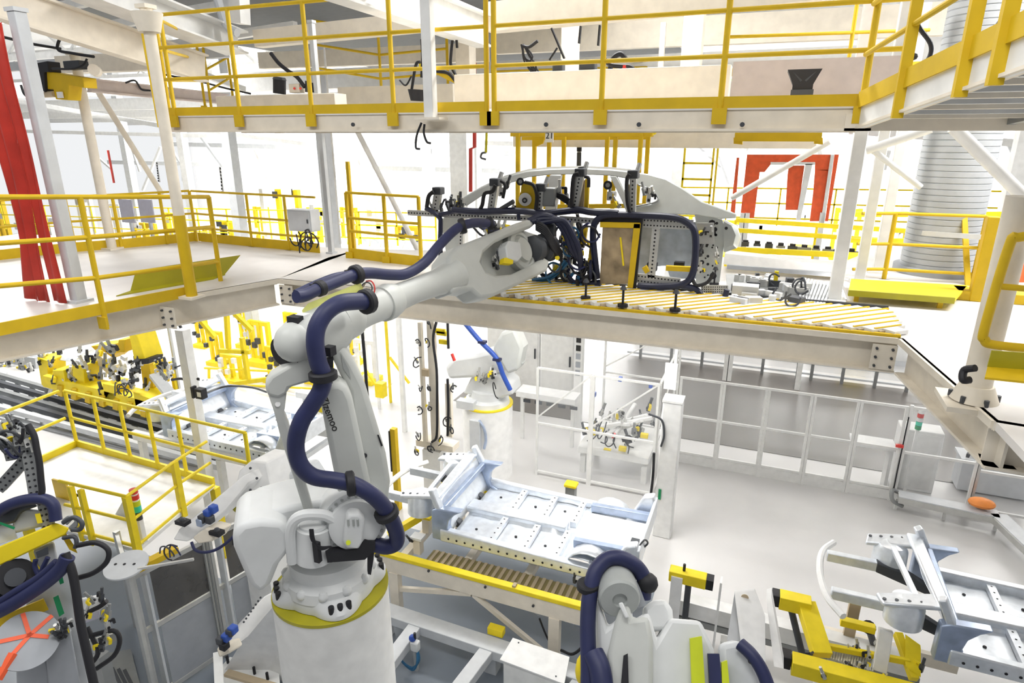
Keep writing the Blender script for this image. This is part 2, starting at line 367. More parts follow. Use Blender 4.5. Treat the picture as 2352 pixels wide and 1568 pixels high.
# ---------------------------------------------------------------- upper catwalk across the picture
YC=6.5; ZC=7.63
def cx(px,py=240): return Y(px,py,YC).x
t=thing('catwalk','long cream catwalk carrying the yellow railing across the top','walkway',(-3,YC,7.45))
x0,x1=cx(385,270),cx(2010,230)
G().span((x0,YC,7.45),(x1,YC+.02,7.62)).out('fascia','cream',t)
G().span((x0,YC-.05,7.43),(x1,YC+.10,7.452)).out('bottom_flange','cream',t)
G().span((x0,YC-.02,7.615),(x1,YC+1.3,7.63)).out('deck_plate','deck',t)
for k in range(9):
    x=x0+.4+k*(x1-x0-.8)/8; G().span((x-.04,YC+.05,7.46),(x+.04,YC+1.25,7.61)).out('cross_joist','cream',t)
G().span((x0,YC+1.25,7.42),(x1,YC+1.30,7.62)).out('rear_channel','cream',t)
for px in (812,1255,1468,1705):
    p=Y(px,286,YC-.06); G().cyl(p,p+V((0,-.02,0)),.022,n=8).out('bolt','dark',t)
# deeper beam behind
G().span((Y(1178,310,9.7).x,9.7,Y(1300,338,9.7).z),(Y(1880,300,9.7).x,9.9,Y(1300,292,9.7).z)).one('transverse_beam','cream','deep cream beam hanging behind the catwalk above the yellow lifting frame','beam',bevel=.01)
bL=[V((cx(px),YC-.01,ZC)) for px in (362,400,550,716,905,1119)]
railing('yellow catwalk railing left of the double post, with four bays',bL,[1,2,3,4,5],(1.18,.81,.44),.10,.021,.026)
bR=[V((cx(px),YC-.01,ZC)) for px in (1136,1382,1655,1980,2052)]
railing('yellow catwalk railing right of the double post, reaching up out of view',bR,[0,1,2,3],(1.18,.81,.44),.10,.021,.028)
# return and rear railings of the upper platform
c0=V((cx(372),YC+.1,ZC)); c1=D(473,257,12.3)
railing('yellow side railing running back from the left end of the catwalk',[c0,V((c1.x,c1.y,ZC+.3))],[0,1],(1.18,.81,.44),0)
railing('short yellow railing bay behind the left end of the catwalk',[c1+V((.15,0,0)),D(535,225,12.8)],[0,1],(1.12,.75,.38),0)
railing('distant yellow railing behind the catwalk left of the hanging white post',[D(735,215,11.4),D(878,240,11.2),D(1030,228,11.0)],[0,1,2],(1.18,.80,.42),.0)
railing('yellow railing on the rear upper platform behind the right catwalk bays',[D(1660,176,8.3),D(1945,166,8.3),D(2118,160,8.3)],[1],(1.1,.47),.10)
railing('yellow far railing of the upper rear platform behind the hose loop',[D(1130,178,14),D(1330,170,14.2),D(1560,166,14.4)],[0,1,2],(.25,.12),.0)
railing('thin yellow far railing seen through the right catwalk bays',[D(1610,166,14.4),D(1705,162,14.5),D(1880,158,14.6)],[0,1,2],(.18,.1),.0)
# left end post of the catwalk
p=Y(340,190,6.2); G().bar(D(328,78,7.7),D(366,292,7.9),.035,.035).one('end_post','yellow','single yellow post left of the round white column at the catwalk end','post')
# white hanger in front of the catwalk
p=Y(990,270,6.35); t=thing('hanger_post','white square post hanging in front of the catwalk from above','post',p)
G().box((p.x,p.y,p.z+.95),(.11,.11,1.95)).out('shaft','white',t,bevel=.008); G().box((p.x,p.y,p.z-.01),(.3,.2,.025)).out('foot_plate','cream',t)
for k,(a,b) in enumerate((((968,282),(955,338)),((975,285),(980,325)))):
    G().tube([Y(*a,6.4),Y((a[0]+b[0])/2-4,(a[1]+b[1])/2,6.4),Y(*b,6.4),Y(b[0]+9,b[1]+4,6.4)],.012).one('cable_end','black',['black cable end hanging under the catwalk below the white hanger post','shorter grey black cable end hanging right beside the first one'][k],'cable')
# ---- parapet girder behind the catwalk and equipment on it
G().span((Y(1043,200,7.9).x,7.9,7.72),(Y(1676,190,7.9).x,8.1,8.13)).one('parapet_girder','cream','long cream girder behind the right half of the catwalk railing','beam',bevel=.01)
G().span((Y(497,240,8.6).x,8.6,7.62),(Y(770,235,8.6).x,8.9,8.0)).one('parapet_girder','cream','shorter cream girder behind the left catwalk bays under the hoist motor','beam',bevel=.01)
G().span((Y(1680,190,8.9).x,8.9,7.7),(Y(2065,190,8.9).x,9.1,8.25)).one('parapet_girder','pink','pinkish beige girder behind the black hopper at right','beam')  # darker, pinker steel than the other girders
G().span((Y(776,215,9.5).x,9.5,7.6),(Y(1040,205,9.5).x,9.7,8.15)).one('parapet_girder','cream','recessed cream girder behind the white hanger post','beam')
# ---------------------------------------------------------------- steelwork above, upper left
def sbeam(a,b,h,w,label,m='white',i=True):
    g=G(); 
    (g.ibeam if i else lambda a,b,h,w,t: g.bar(a,b,w,h))(a,b,h,w,.03)
    return g.one('steel_beam',m,label,'beam')
def atz(px,py,z): return Z(px,py,z)
a=Y(20,10,6.0); sbeam(a+(a-X(470,158,a.x))*.25,X(470,158,a.x),.42,.2,'cream I beam with cable tray running back across the top left corner','cream')
a=Y(262,-8,7.2); b=X(545,100,a.x); sbeam(a+(a-b)*.2,b,.34,.5,'wide white I beam running back to the grey roof at top left')
b=Y(1112,72,9.2); sbeam(b+V((-.2,-3.4,.1)),b,.4,.24,'white I beam running back above the double yellow post')
sbeam(Y(640,-10,12),Y(720,55,15),.3,.3,'white beam crossing the grey roof above the left catwalk railing','white',False)
sbeam(Y(592,90,9.3),Y(1060,42,9.3),.26,.2,'cream crosswise beam under the grey roof left of the hanger post','cream',False)
sbeam(Y(1125,42,9.3),Y(2300,-80,9.3),.38,.25,'large cream crosswise beam along the top above the right railing','cream',False)
sbeam(Y(140,150,9.0),Y(350,140,9.0),.3,.2,'cream crosswise beam behind the yellow hoist trolley','cream',False)
sbeam(Y(600,140,13),Y(1120,120,13),.35,.2,'far cream beam behind the upper railing left half','cream',False)
sbeam(Y(1140,95,13.5),Y(2250,40,13.5),.5,.2,'far cream beam behind the upper railing right half','cream',False)
sbeam(Y(-60,160,10),Y(520,120,10.0),.18,.14,'thin far beam crossing behind the left columns','lgrey',False)
sbeam(Y(200,195,8.2),Y(520,228,12),.2,.14,'double track rail carrying the yellow hoist trolley','pink',True)
sbeam(Y(-20,-5,7.5),Y(560,205,13),.12,.12,'white cable tray crossing above the hoist at upper left','white',False)
for k,(px,py) in enumerate(((215,10),(330,55),(450,105))): 
    p=Y(px,py,8.4+k*.8); G().bar(p+V((-2.2,.2,0)),p+V((2.2,.2,.25)),.12,.14).one('purlin','white',['white roof purlin nearest the left column heads','white roof purlin behind the round column head','white roof purlin above the left catwalk railing'][k],'beam')
G().tube([Y(500,0,9),Y(520,60,9),Y(545,75,9)],.07,10,3).one('duct_pipe','lgrey','grey pipe bend dropping beside the roof opening at top left','pipe')
G().bar(Y(548,-20,8.8),Y(552,55,8.8),.22,.22).one('roof_strut','white','short white strut hanging below the roof by the grey pipe bend','strut')
# columns of the left platform
def pcol(foot,head,r,label,m='white',round_=False,cap=True):
    f=V(foot); h=V((f.x,f.y,head)); t=thing('platform_column',label,'column',f)
    g=G(); (g.cyl(f,h,r,n=24) if round_ else g.box((f+h)/2,(r*2,r*2,(h-f).z))); g.out('shaft',m,t,bevel=0 if round_ else .008)
    G().box(f+V((0,0,.015)),(r*3.4,r*3.4,.03)).out('base_plate',m,t)
    if cap: G().box(h+V((0,0,.02)),(r*2.4,r*2.4,.04)).out('cap_plate',m,t)
    return t
f=Z(182,692,ZM); pcol(f,8.62,.064,'grey white square column right of the red strip curtain','lgrey')
f=Z(440,690,ZM); f=V((f.x-.1,f.y+.1,ZM)); t=pcol(f,8.68,.062,'round cream column rising from the left platform edge beside the olive plate','cream',True)
G().cyl(V((f.x,f.y,8.45)),V((f.x,f.y,8.64)),.11,.16,n=20).out('column_head','cream',t)
G().cyl(f,f+V((0,0,1.0)),.066,n=24).out('yellow_sleeve','yellow',t)
f=Z(258,572,ZM); pcol(f,8.6,.075,'slim cream column on the rear of the left platform','cream',True)
G().cyl(Y(226,212,8.5),Y(372,445,9.4),.05,n=12).one('diagonal_brace','cream','leaning cream brace between the two left columns','brace')
G().cyl(Y(820,300,9.6),Y(965,585,9.8),.045,n=12).one('diagonal_brace','white','leaning thin white brace left of the hanging car side','brace')
G().cyl(Y(2190,292,7.5),Y(2400,500,7.6),.06,n=12).one('diagonal_brace','white','leaning white brace crossing in front of the ribbed pillar','brace')
G().cyl(Y(1905,325,9.5),Y(1680,455,9.6),.04,n=12).one('diagonal_brace','white','thin white brace crossing in front of the orange gate','brace')
G().cyl(Y(2140,295,8.8),Y(1990,345,8.9),.05,n=12).one('diagonal_brace','white','short white brace sloping up to the catwalk left of the pillar','brace')
G().cyl(Y(2005,345,8.9),Y(2115,430,9),.035,n=12).one('diagonal_brace','white','short white brace sloping down to the ribbed pillar','brace')
f=Z(1915,690,ZM); h=Y(1990,300,f.y); pcol(V((f.x,f.y,ZM)),7.44,.07,'white square column standing on the platform right of the spare gripper','white')
f=Z(762,582,ZM); pcol(V((f.x,f.y,ZM)),9,.04,'pale post standing directly right of the grey control box cables','lgrey')
f=Z(782,560,ZM-.3); G().cyl(f,V((f.x,f.y,9)),.02,n=8).one('thin_pipe','white','thin white riser pipe right of the control box post','pipe')
# red strip curtain: four hanging strips
rt=thing('strip_curtain','tall red plastic strip curtain hanging at the far left','curtain',Z(100,690,5.55))
def pick(pl,y):
    for (x0,y0),(x1,y1) in zip(pl,pl[1:]):
        if y<=y1: return x0+(x1-x0)*(y-y0)/(y1-y0)
    return pl[-1][0]
def strip(L,R,k):
    g=G(); rows=[]
    for i in range(15):
        u=i/14; yl=L[0][1]+(L[-1][1]-L[0][1])*u; yr=R[0][1]+(R[-1][1]-R[0][1])*u; p=Y(pick(L,yl),yl,4.75); q=Y(pick(R,yr),yr,4.78)
        rows.append([lerp(p,q,j/8)+V((0,.018*math.sin(j/8*PI*2+u*4+k)+.01*math.sin(u*11+k),0)) for j in range(9)])
    g.surf(rows); return g.out('strip','red',rt,solid=.008)
m1=[(-58,51),(62,533),(91,690)]; m2=[(-29,51),(68,439),(117,693)]
strip([(-90,51),(42,533),(61,683)],m1,0); strip(m1,m2,1.5); strip([(-26,51),(71,439),(120,691)],[(2,51),(117,533),(150,697)],3)
# hoist trolley, upper left
hp=Y(140,170,7.2); t=thing('hoist_trolley','yellow hoist trolley with black cable chain near the top left','hoist',hp)
G().prism([Y(104,163,7.2),Y(190,178,7.2),Y(193,202,7.2),Y(158,195,7.2),Y(155,230,7.2),Y(128,228,7.2),Y(122,205,7.2),Y(106,205,7.2)],(0,.22,0)).out('frame','yellow',t,bevel=.01)
G().prism([Y(80,145,7.15),Y(108,140,7.15),Y(112,165,7.15),Y(100,165,7.15),Y(103,212,7.15),Y(90,205,7.15)],(0,.2,0)).out('cable_guard','black',t,bevel=.01)
G().cyl(Y(215,160,7.2),Y(222,164,7.5),.08,n=16).out('wheel','cream',t)
G().box(Y(175,150,7.3),(.35,.16,.12)).out('gearbox','dark',t,bevel=.01)
G().cyl(Y(90,218,7.2),Y(125,216,7.2),.045,n=14).out('motor','wood',t)
G().box(Y(138,218,7.17),(.12,.02,.09)).out('rating_plate','paper',t)
G().tube([Y(155,30,7.3),Y(145,70,7.3),Y(132,112,7.3),Y(165,122,7.3),Y(215,130,7.3)],.022).one('power_cable','black','thick black cable dropping from the beam to the yellow hoist','cable')
G().tube([Y(200,135,7.25),Y(190,150,7.2),Y(165,158,7.15),Y(120,158,7.15)],.016).one('power_cable','black','black cable draped across the yellow hoist trolley top','cable')
G().tube([Y(-5,82,6.5),Y(70,100,7),Y(140,112,7.4)],.02).one('power_cable','black','dark cable running left from the hoist behind the grey column','cable')
G().tube([Y(288,190,9),Y(310,185,9.2),Y(325,205,9.4),Y(345,208,9.6)],.018).one('power_cable','black','short black cable loop on the hoist track left of the catwalk','cable')
G().tube([Y(380,172,9.5),Y(450,185,10),Y(520,203,10.5),Y(575,215,10.5)],.018).one('power_cable','black','dark cable running along the hoist track behind the catwalk rails','cable')
G().tube([Y(48,195,6.2),Y(55,215,6.2),Y(66,225,6.2)],.015).one('power_cable','black','little black cable end left of the grey column','cable')
# equipment along the girders behind the catwalk
def on(px,py,y): return Y(px,py,y)
t=thing('hoist_motor','black motor with a round cover standing on the left girder behind the rail','motor',on(645,215,8.75))
G().cyl(on(642,215,8.75),on(642,182,8.75),.10,n=18).out('body','black',t); G().cyl(on(642,183,8.75),on(642,177,8.75),.11,.09,n=18).out('lid','dark',t)
t=thing('control_box','small cream box with red buttons beside the black motor','box',on(682,212,8.75))
G().box(on(682,203,8.75),(.2,.14,.13)).out('case','cream',t,bevel=.01)
for d in (-6,8): G().cyl(on(682+d,203,8.67),on(682+d,203,8.65),.018,n=10).out('button','redl',t)
t=thing('hoist_motor','small dark motor right of the cream box on the left girder','motor',on(716,212,8.75)); G().cyl(on(708,212,8.75),on(708,186,8.75),.05,n=12).out('body','dark',t); G().cyl(on(718,212,8.75),on(718,190,8.75),.045,n=12).out('gear','black',t)
G().tube([on(622,122,8.7),on(640,145,8.7),on(662,163,8.7),on(682,177,8.7),on(700,200,8.7)],.03).one('power_cable','black','thick black cable sloping down to the cream button box','cable')
t=thing('hanging_clamp','orange yellow clamp arm with black hoses behind the hanger post','clamp',on(1020,180,8.5))
G().bar(on(1000,160,8.5),on(1050,185,8.5),.06,.09).out('arm','yellow',t); G().box(on(972,150,8.5),(.09,.08,.09)).out('head','lemon',t)
G().tube([on(1040,84,8.5),on(1036,125,8.5),on(1036,150,8.5),on(1048,175,8.5)],.02).out('hose','black',t); G().tube([on(1048,84,8.5),on(1050,110,8.5)],.018).out('hose','black',t); G().tube([on(1003,163,8.45),on(1030,168,8.45),on(1050,190,8.45)],.025).out('hose','black',t)
t=thing('black_bucket','black tapered bucket hanging beside the hanger post','bucket',on(958,234,8.3))
G().cyl(on(958,232,8.3),on(958,206,8.3),.09,.13,n=16).out('body','black',t); G().tube([on(945,210,8.3),on(955,150,8.3),on(965,142,8.3)],.02).out('handle_cable','black',t)
G().tube([on(968,90,8.4),on(970,130,8.4),on(968,178,8.4)],.018).one('power_cable','black','black cable hanging left of the white hanger post','cable')
G().tube([on(918,184,8.4),on(932,196,8.4),on(945,175,8.4)],.012).one('power_cable','black','thin black cable end with a plug left of the black bucket','cable')
rnd=random.Random(5)
t=thing('hose_bunch','tangled bunch of thin black hoses left of the two black straps','hoses',on(1215,140,8.4))
for k in range(7): G().tube([on(1200+rnd.uniform(-3,3),102,8.4),on(1212+rnd.uniform(-14,14),130,8.4),on(1222+rnd.uniform(-12,12),150,8.4),on(1232+rnd.uniform(-8,14),180,8.4)],.011,8,4).out('hose','black',t)
G().tube([on(1200,105,8.4),on(1215,108,8.4),on(1235,94,8.4)],.02).out('hose','black',t)
for k,(a,b,l) in enumerate((((1267,65),(1296,134),'wide black strap slanting from the cream beam'),((1280,110),(1262,138),'thin black strap slanting beside the wide strap'),((1334,60),(1330,100),'short black strap hanging from the cream beam'),((1378,58),(1374,105),'black strap hidden behind a catwalk post'))):
    G().bar(on(*a,8.6),on(*b,8.6),.05 if k!=1 else .02,.02).one('black_strap','black',l,'strap')
for px,w,l in ((1283,.13,'small dark grey motor block left on the cream girder'),(1350,.2,'wider dark grey motor block on the cream girder below the short strap')):
    p=on(px,178,8.0); t=thing('motor_block',l,'motor',p); G().box(p+V((0,0,.09)),(w,.14,.16)).out('body','dark',t,bevel=.02); G().box(p+V((0,0,.01)),(w*1.6,.16,.03)).out('foot','dark',t); G().cyl(p+V((0,0,.16)),p+V((0,0,.2)),w*.3,n=12).out('cap','grey',t)
G().tube([on(1385,130,8),on(1400,148,8),on(1425,152,8),on(1450,155,8),on(1465,175,8)],.025).one('hose_loop','black','black hose bending over the cream girder right of the motor blocks','hose')
G().tube([on(1400,165,8.1),on(1408,135,8.1),on(1425,124,8.1),on(1437,135,8.1)],.03).one('hose_loop','black','black hose hoop standing above the bent hose','hose')
t=thing('valve_block','small yellow valve block under the black hose hoop','valve',on(1415,176,8)); G().box(on(1415,170,8),(.12,.1,.08)).out('body','yellow',t); G().cyl(on(1435,172,8),on(1435,150,8),.03,n=10).out('port','redl',t)
t=thing('black_hopper','black tapered hopper standing on the catwalk toe board at right','hopper',on(1842,210,7.2))
p=on(1842,208,7.2); g=G(); g.rings([[p+V((x*a,y*a,z)) for x,y in ((-1,-1),(1,-1),(1,1),(-1,1))] for a,z in ((.09,0),(.09,.05),(.15,.18))]); g.out('funnel','black',t); g=G(); g.box(p+V((0,0,-.02)),(.2,.2,.05)); g.out('foot','dark',t)
for q in (-1,1): G().bar(p+V((q*.02,-.1,.08)),p+V((q*.1,-.13,.17)),.02,.02).out('rib','dark',t)
for k,(a,b,c) in enumerate(((1090,340,200),(1312,150,200),)): pass
vcol(1070,140,10.5,.26,7.6,9.2,'beige stub column behind the catwalk left of the double post','cream',base=False); vcol(1310,110,10.5,.24,7.6,9.2,'beige stub column behind the two grey motor blocks','cream',base=False); vcol(1590,120,10.5,.28,7.6,9.2,'beige stub column behind the right catwalk bays','cream',base=False)
vcol(1520,120,12,.09,7.6,9.2,'thin beige stanchion with a capital behind the hose hoop','cream',base=True); vcol(1985,120,11,.2,7.8,9.3,'pinkish stub column behind the rightmost catwalk posts','pink',base=False)
# red pipe, hook
t=G().tube([Y(1090,60,14),Y(1090,338,14),Y(1081,342,14),Y(1081,440,14)],.045,10,1).one('red_pipe','red','red sprinkler pipe dropping left of the yellow lifting frame','pipe')
t=thing('hanging_hook','thin rod with a curled hook right of the red pipe','hook',Y(1118,300,9)); G().cyl(Y(1118,296,9),Y(1116,350,9),.02,n=8).out('rod','olive',t); G().tube([Y(1116,350,9),Y(1107,352,9),Y(1105,362,9),Y(1116,366,9)],.015).out('hook','dark',t)
# yellow lifting frame with number plate
t=thing('lifting_frame','yellow lifting frame with eight hanging legs behind the car roof','lifting frame',Y(1340,310,9.0))
G().bar(Y(1175,306,9.0),Y(1500,306,9.0),.12,.09).out('front_beam','yellow',t,bevel=.008); G().bar(Y(1200,318,9.4),Y(1490,316,9.4),.06,.05).out('rear_beam','yellow',t)
for px,pb,y in ((1190,400,8.95),(1228,398,9.3),(1262,395,9.3),(1296,398,9.3),(1396,395,9.3),(1415,395,9.0),(1473,400,8.95),(1490,402,9.2)):
    a=Y(px,302,y); b=Y(px-3 if px<1300 else px-7,pb,y); G().bar(a,V((a.x,a.y,b.z-.5)),.055,.055,(0,1,0)).out('leg','yellow',t)
G().prism([Y(1222,310,9.2),Y(1252,310,9.2),Y(1246,330,9.2),Y(1228,338,9.2)],(0,.04,0)).out('gusset','yellow',t)
G().ball(Y(1500,300,9),.06,10).out('cam_knob','lemon',t)
G().bar(Y(1190,475,8.95),Y(1500,472,8.95),.05,.06).out('lower_beam','yellow',t)
G().prism([Y(1225,440,8.95),Y(1240,425,8.95),Y(1262,440,8.95),Y(1265,480,8.95),Y(1195,482,8.95),Y(1195,470,8.95)],(0,.05,0)).out('plate','yellow',t); G().prism([Y(1440,420,8.95),Y(1465,450,8.95),Y(1430,450,8.95)],(0,.05,0)).out('plate','yellow',t)
def text(s,p,size,rot,m,name,parent=None,ext=.002,**k):
    cu=bpy.data.curves.new(name,'FONT'); cu.body=s; cu.size=size; cu.align_x='CENTER'; cu.align_y='CENTER'; cu.extrude=ext
    o=bpy.data.objects.new(name,cu); cu.materials.append(M[m]); C.objects.link(o); o.location=V(p)-(V(parent['_o']) if parent is not None else V((0,0,0))); o.rotation_euler=rot
    if parent is not None: o.parent=parent
    me=bpy.data.meshes.new_from_object(o); n=bpy.data.objects.new(name,me); C.objects.link(n); n.location=o.location; n.rotation_euler=rot; n.parent=o.parent
    bpy.data.objects.remove(o); bpy.data.curves.remove(cu); n.name=name; n['_o']=(0,0,0); return n
t=thing('number_plate','white plate reading 21 hung on the yellow lifting frame','sign',Y(1262,313,8.85)); G().box(Y(1262,313,8.87),(.12,.012,.16)).out('plate','paper',t); text('21',Y(1262,312,8.855),.12,(PI/2,0,0),'ink','number',t)
p=Y(1330,362,9.8); t=thing('black_coupling','black and grey vertical coupling above the middle of the car roof','coupling',p); G().cyl(p+V((0,0,.09)),p+V((0,0,.17)),.042,n=12).out('sleeve','black',t); G().cyl(p+V((0,0,.08)),p+V((0,0,.1)),.03,n=12).out('neck','white',t); G().cyl(p+V((0,0,-.25)),p+V((0,0,.08)),.038,n=12).out('stem','dark',t)
t=thing('yellow_bumper_bar','yellow bar with end brackets below the catwalk above the orange gate','bar',Y(1788,312,8.1)); G().bar(Y(1688,312,8.15),Y(1888,312,8.15),.05,.12).out('bar','yellow',t)
for px in (1695,1880): G().prism([Y(px-10,316,8.15),Y(px+10,316,8.15),Y(px+10,332,8.15),Y(px-10,330,8.15)],(0,.08,0)).out('end_bracket','yellow',t)
# orange gate
t=thing('strip_gate','large orange red curtain gate with an inner opening in the far hall','gate',Y(1810,510,20))
def og(pl,name='panel',m='orange',dy=.06): G().prism([Y(*p,20) for p in pl],(0,dy,0)).out(name,m,t)
og([(1716,355),(1912,355),(1908,392),(1872,390),(1872,378),(1770,378),(1756,395),(1745,395),(1732,500),(1700,500)]); og([(1872,390),(1908,390),(1888,508),(1860,508),(1868,440)]); og([(1812,380),(1848,380),(1833,482),(1804,482),(1809,400)]); og([(1917,355),(1927,355),(1902,508),(1895,508)]); og([(1692,362),(1698,362),(1688,490),(1678,485)])
og([(1770,372),(1872,372),(1872,378),(1770,378)],'header','white',-.1); og([(1850,376),(1866,376),(1838,505),(1828,505)],'post','white',-.1); og([(1908,355),(1916,355),(1892,515),(1884,515)],'post','white',-.1)
for px in (1705,1715,1888): p=Y(px,505,19.95); G().span((p.x-.07,19.9,0),(p.x+.07,20.0,p.z+.2)).out('post','white',t)
for k,(px,y0,y1,yy,l) in enumerate(((217,350,415,8.2,'beside the slim cream rear column'),(360,372,418,12,'beside the leaning cream brace'),(506,383,445,12,'left of the white square far column'))):
    t=thing('marker_strip','vertical strip of small black marks hanging '+l,'sign',Y(px,(y0+y1)/2,yy)); A=Y(px,y0,yy); B=Y(px+4,y1,yy); n=8
    G().box((A+B)/2+V((0,.012,0)),(.05,.008,(A-B).length)).out('backing','white',t)
    for i in range(n): G().box(lerp(A,B,(i+.5)/n),(.035,.006,(A-B).length/n*.6)).out('mark','ink',t)
A=Y(248,345,13);B=Y(262,420,13); G().bar(A,B,.05,.03).one('red_strip','red','thin red vertical sign strip right of the slim cream rear column','sign')
for k,(a,b,y,w) in enumerate((((380,330),(1180,352),30,.25),((0,300),(1180,330),26,.18),((250,372),(1150,392),38,.3),((100,250),(700,330),22,.15),((0,225),(380,290),18,.15),((1500,355),(2352,345),30,.2),((1950,300),(2352,330),22,.2))): G().bar(Y(*a,y),Y(*b,y),w,w).struct('trim_%d'%(20+k),'lgrey' if k in (0,2) else 'white')
rnd=random.Random(91)
for k in range(26):
    y=rnd.uniform(24,44); px=rnd.uniform(200,1180) if k<18 else rnd.uniform(1560,2340); a=Y(px,rnd.uniform(310,350),y); b=Y(px+rnd.uniform(-60,60),rnd.uniform(380,440),y); G().bar(a,b,.12,.12).struct('trim_%d'%(30+k),'lgrey' if k%3 else 'white')
# ---------------------------------------------------------------- railings of the mezzanine
def pyof(p): v=V(p)-CAM; return 784-F*v.dot(UP)/v.dot(FW)
def hz(b,py):
    lo,hi=-2.,4.
    for _ in range(40):
        m=(lo+hi)/2
        if pyof(V(b)+V((0,0,m)))>py: lo=m
        else: hi=m
    return lo
b0=Z(-60,780,ZM);b1=Z(238,718,ZM);b2=Z(428,680,ZM);b3=Z(507,645,ZM)
H=tuple([hz(b,y) for b,y in zip((b0,b1,b2,b3),r)] for r in ((452,452,452,452),(566,545,529,521),(664,638,612,600)))
railing('yellow railing along the near edge of the left platform in front of the red curtain',[b0,b1,b2,b3],[1,3],H,0,.026,.03,drop=.16)
g=G(); g.bar(b0+V((0,0,.05)),b1+V((0,0,.05)),.02,.13); g.bar(b1+V((0,0,.05)),b2+V((0,0,.05)),.02,.13); g.one('toe_board','yellow','thick yellow toe board along the near edge of the left platform','toe board')
t=thing('kick_plate','folded olive yellow plate lying behind the left platform railing','kick plate',Z(300,690,ZM))
o=V((0,.12,0))
q=[Z(246,686,ZM)+o,Z(440,652,ZM)+o]; d=(q[1]-q[0]).normalized(); q[1]=q[1]+d*.2
G().prism([q[0],q[1],q[1]+V((0,.22,.02)),q[0]+V((0,.22,.02))],(0,0,.012)).out('lower_leaf','olive',t)
G().prism([q[0]+V((0,.2,.03)),q[1]+V((0,.2,.03)),q[1]+d*.16+V((0,.34,.26)),q[0]+V((-.02,.34,.26))],(0,.012,0)).out('upper_leaf','olive',t)
qa=Z(-60,604,ZM);qm=Z(175,578,ZM);qb=Z(452,553,ZM);q1=Z(580,566,ZM);q2=Z(665,574,ZM);qc=Z(735,581,ZM)
H2=tuple(hz(qb,y) for y in (438,490,522))
railing('long yellow railing along the far edge of the left platform',[qa,Z(60,590,ZM),qm,Z(280,570,ZM),Z(385,560,ZM),qb],[1,2,3,4,5],H2,.16,.02,.028)
railing('yellow railing at the back of the platform left of the grey control box',[qb+V((.05,0,0)),q1,q2,qc],[1,2],H2,.16,.02,.024)
q3=Z(806,592,ZM);q4=Z(890,603,ZM);q5=Z(968,612,ZM)
railing('yellow gate-like railing between control box and the hanging car side',[q3,q4,q5],[0,1,2],tuple(hz(q3,y) for y in (442,500,530)),.16,.022,.03,drop=.02)
p=Z(815,590,ZM); G().box(p+V((0,0,.75)),(.05,.05,1.5)).one('gate_post','yellow','thick yellow gate post left of the hanging car side','post')
# control box with cables
p=D(698,505,10.2); t=thing('control_box','grey control cabinet fixed on the platform railing at centre left','control box',p)
G().box(p+V((0,0,0)),(.46,.22,.34)).out('case','lgrey',t,bevel=.01); G().box(p+V((0,-.115,0)),(.4,.012,.28)).out('door','lgrey',t); G().box(p+V((.17,-.125,0)),(.02,.02,.06)).out('latch','dark',t)
rnd=random.Random(3)
for k in range(9): loop(t,p+V((rnd.uniform(-.16,.16),-.02,-.34+rnd.uniform(-.08,.08))),rnd.uniform(.07,.14),'black',.011,rnd,'cable')
for k,(a,b) in enumerate((((272,457),(312,512)),((316,457),(357,512)))):
    A=Y(*a,11);B=Y(*b,11); t=thing('notice_board',['left one of two lilac grey boards behind the left platform railing','right one of two lilac grey boards behind the left platform railing'][k],'board',(A+B)/2)
    G().box((A+B)/2,(abs(B.x-A.x),.03,abs(B.z-A.z))).out('panel','lilac',t); G().box((A+B)/2+V((0,.04,-.4)),(.05,.05,1.2)).out('stand','lgrey',t); G().span(((A.x+B.x)/2-.03,11.02,0),((A.x+B.x)/2+.03,11.08,B.z)).out('stand','lgrey',t)
# far production line behind the platforms (blurred yellow tooling)
rnd=random.Random(11)
def tool(px,py,y,s,label,group,m='lemon'):
    p=Z(px,py,0); t=thing('tooling_frame',label,'tooling',p,group); w=s*rnd.uniform(.45,.62); h=s*rnd.uniform(.6,1.2)
    G().box(p+V((0,0,.06*s)),(w,.5*s,.12*s)).out('base','lemon',t)
    for q in (-1,0,1): G().box(p+V((q*w*.42,0,h/2)),(.08*s,.09*s,h)).out('upright',m,t)
    G().box(p+V((0,0,h*.95)),(w,.12,.09*s)).out('crossbar',m,t)
    g=G()
    for k in range(5): g.box(p+V((rnd.uniform(-w/2,w/2),-.2,rnd.uniform(.1,h))),(.1*s,.1,.12*s))
    g.out('clamp',rnd.choice(['dark','alu','white']),t); return t
for k in range(24):
    px=15+k*66 if k<15 else 1580+(k-15)*88; tool(px,(562 if k<15 else 578)+(k%3)*16,0,rnd.uniform(2.2,3.6),'blurred yellow tooling frame on the far production line','far tooling frames',rnd.choice(['lemon','lemon','white','yellow']))
for k in range(9):
    px=785+k*25; p=Z(px,598,0)+V((0,0,.6))
    t=thing('body_part','small blurred pale blue sheet part on the far line left of the car side','car part',p,'far sheet parts'); G().prism([p+V((-.4,0,0)),p+V((.4,0,0)),p+V((.3,.2,.7)),p+V((-.1,.2,.8))],(0,.1,0)).out('panel','zinc',t); G().box(p+V((0,0,-.3)),(.5,.3,.6)).out('cradle','zincd',t)
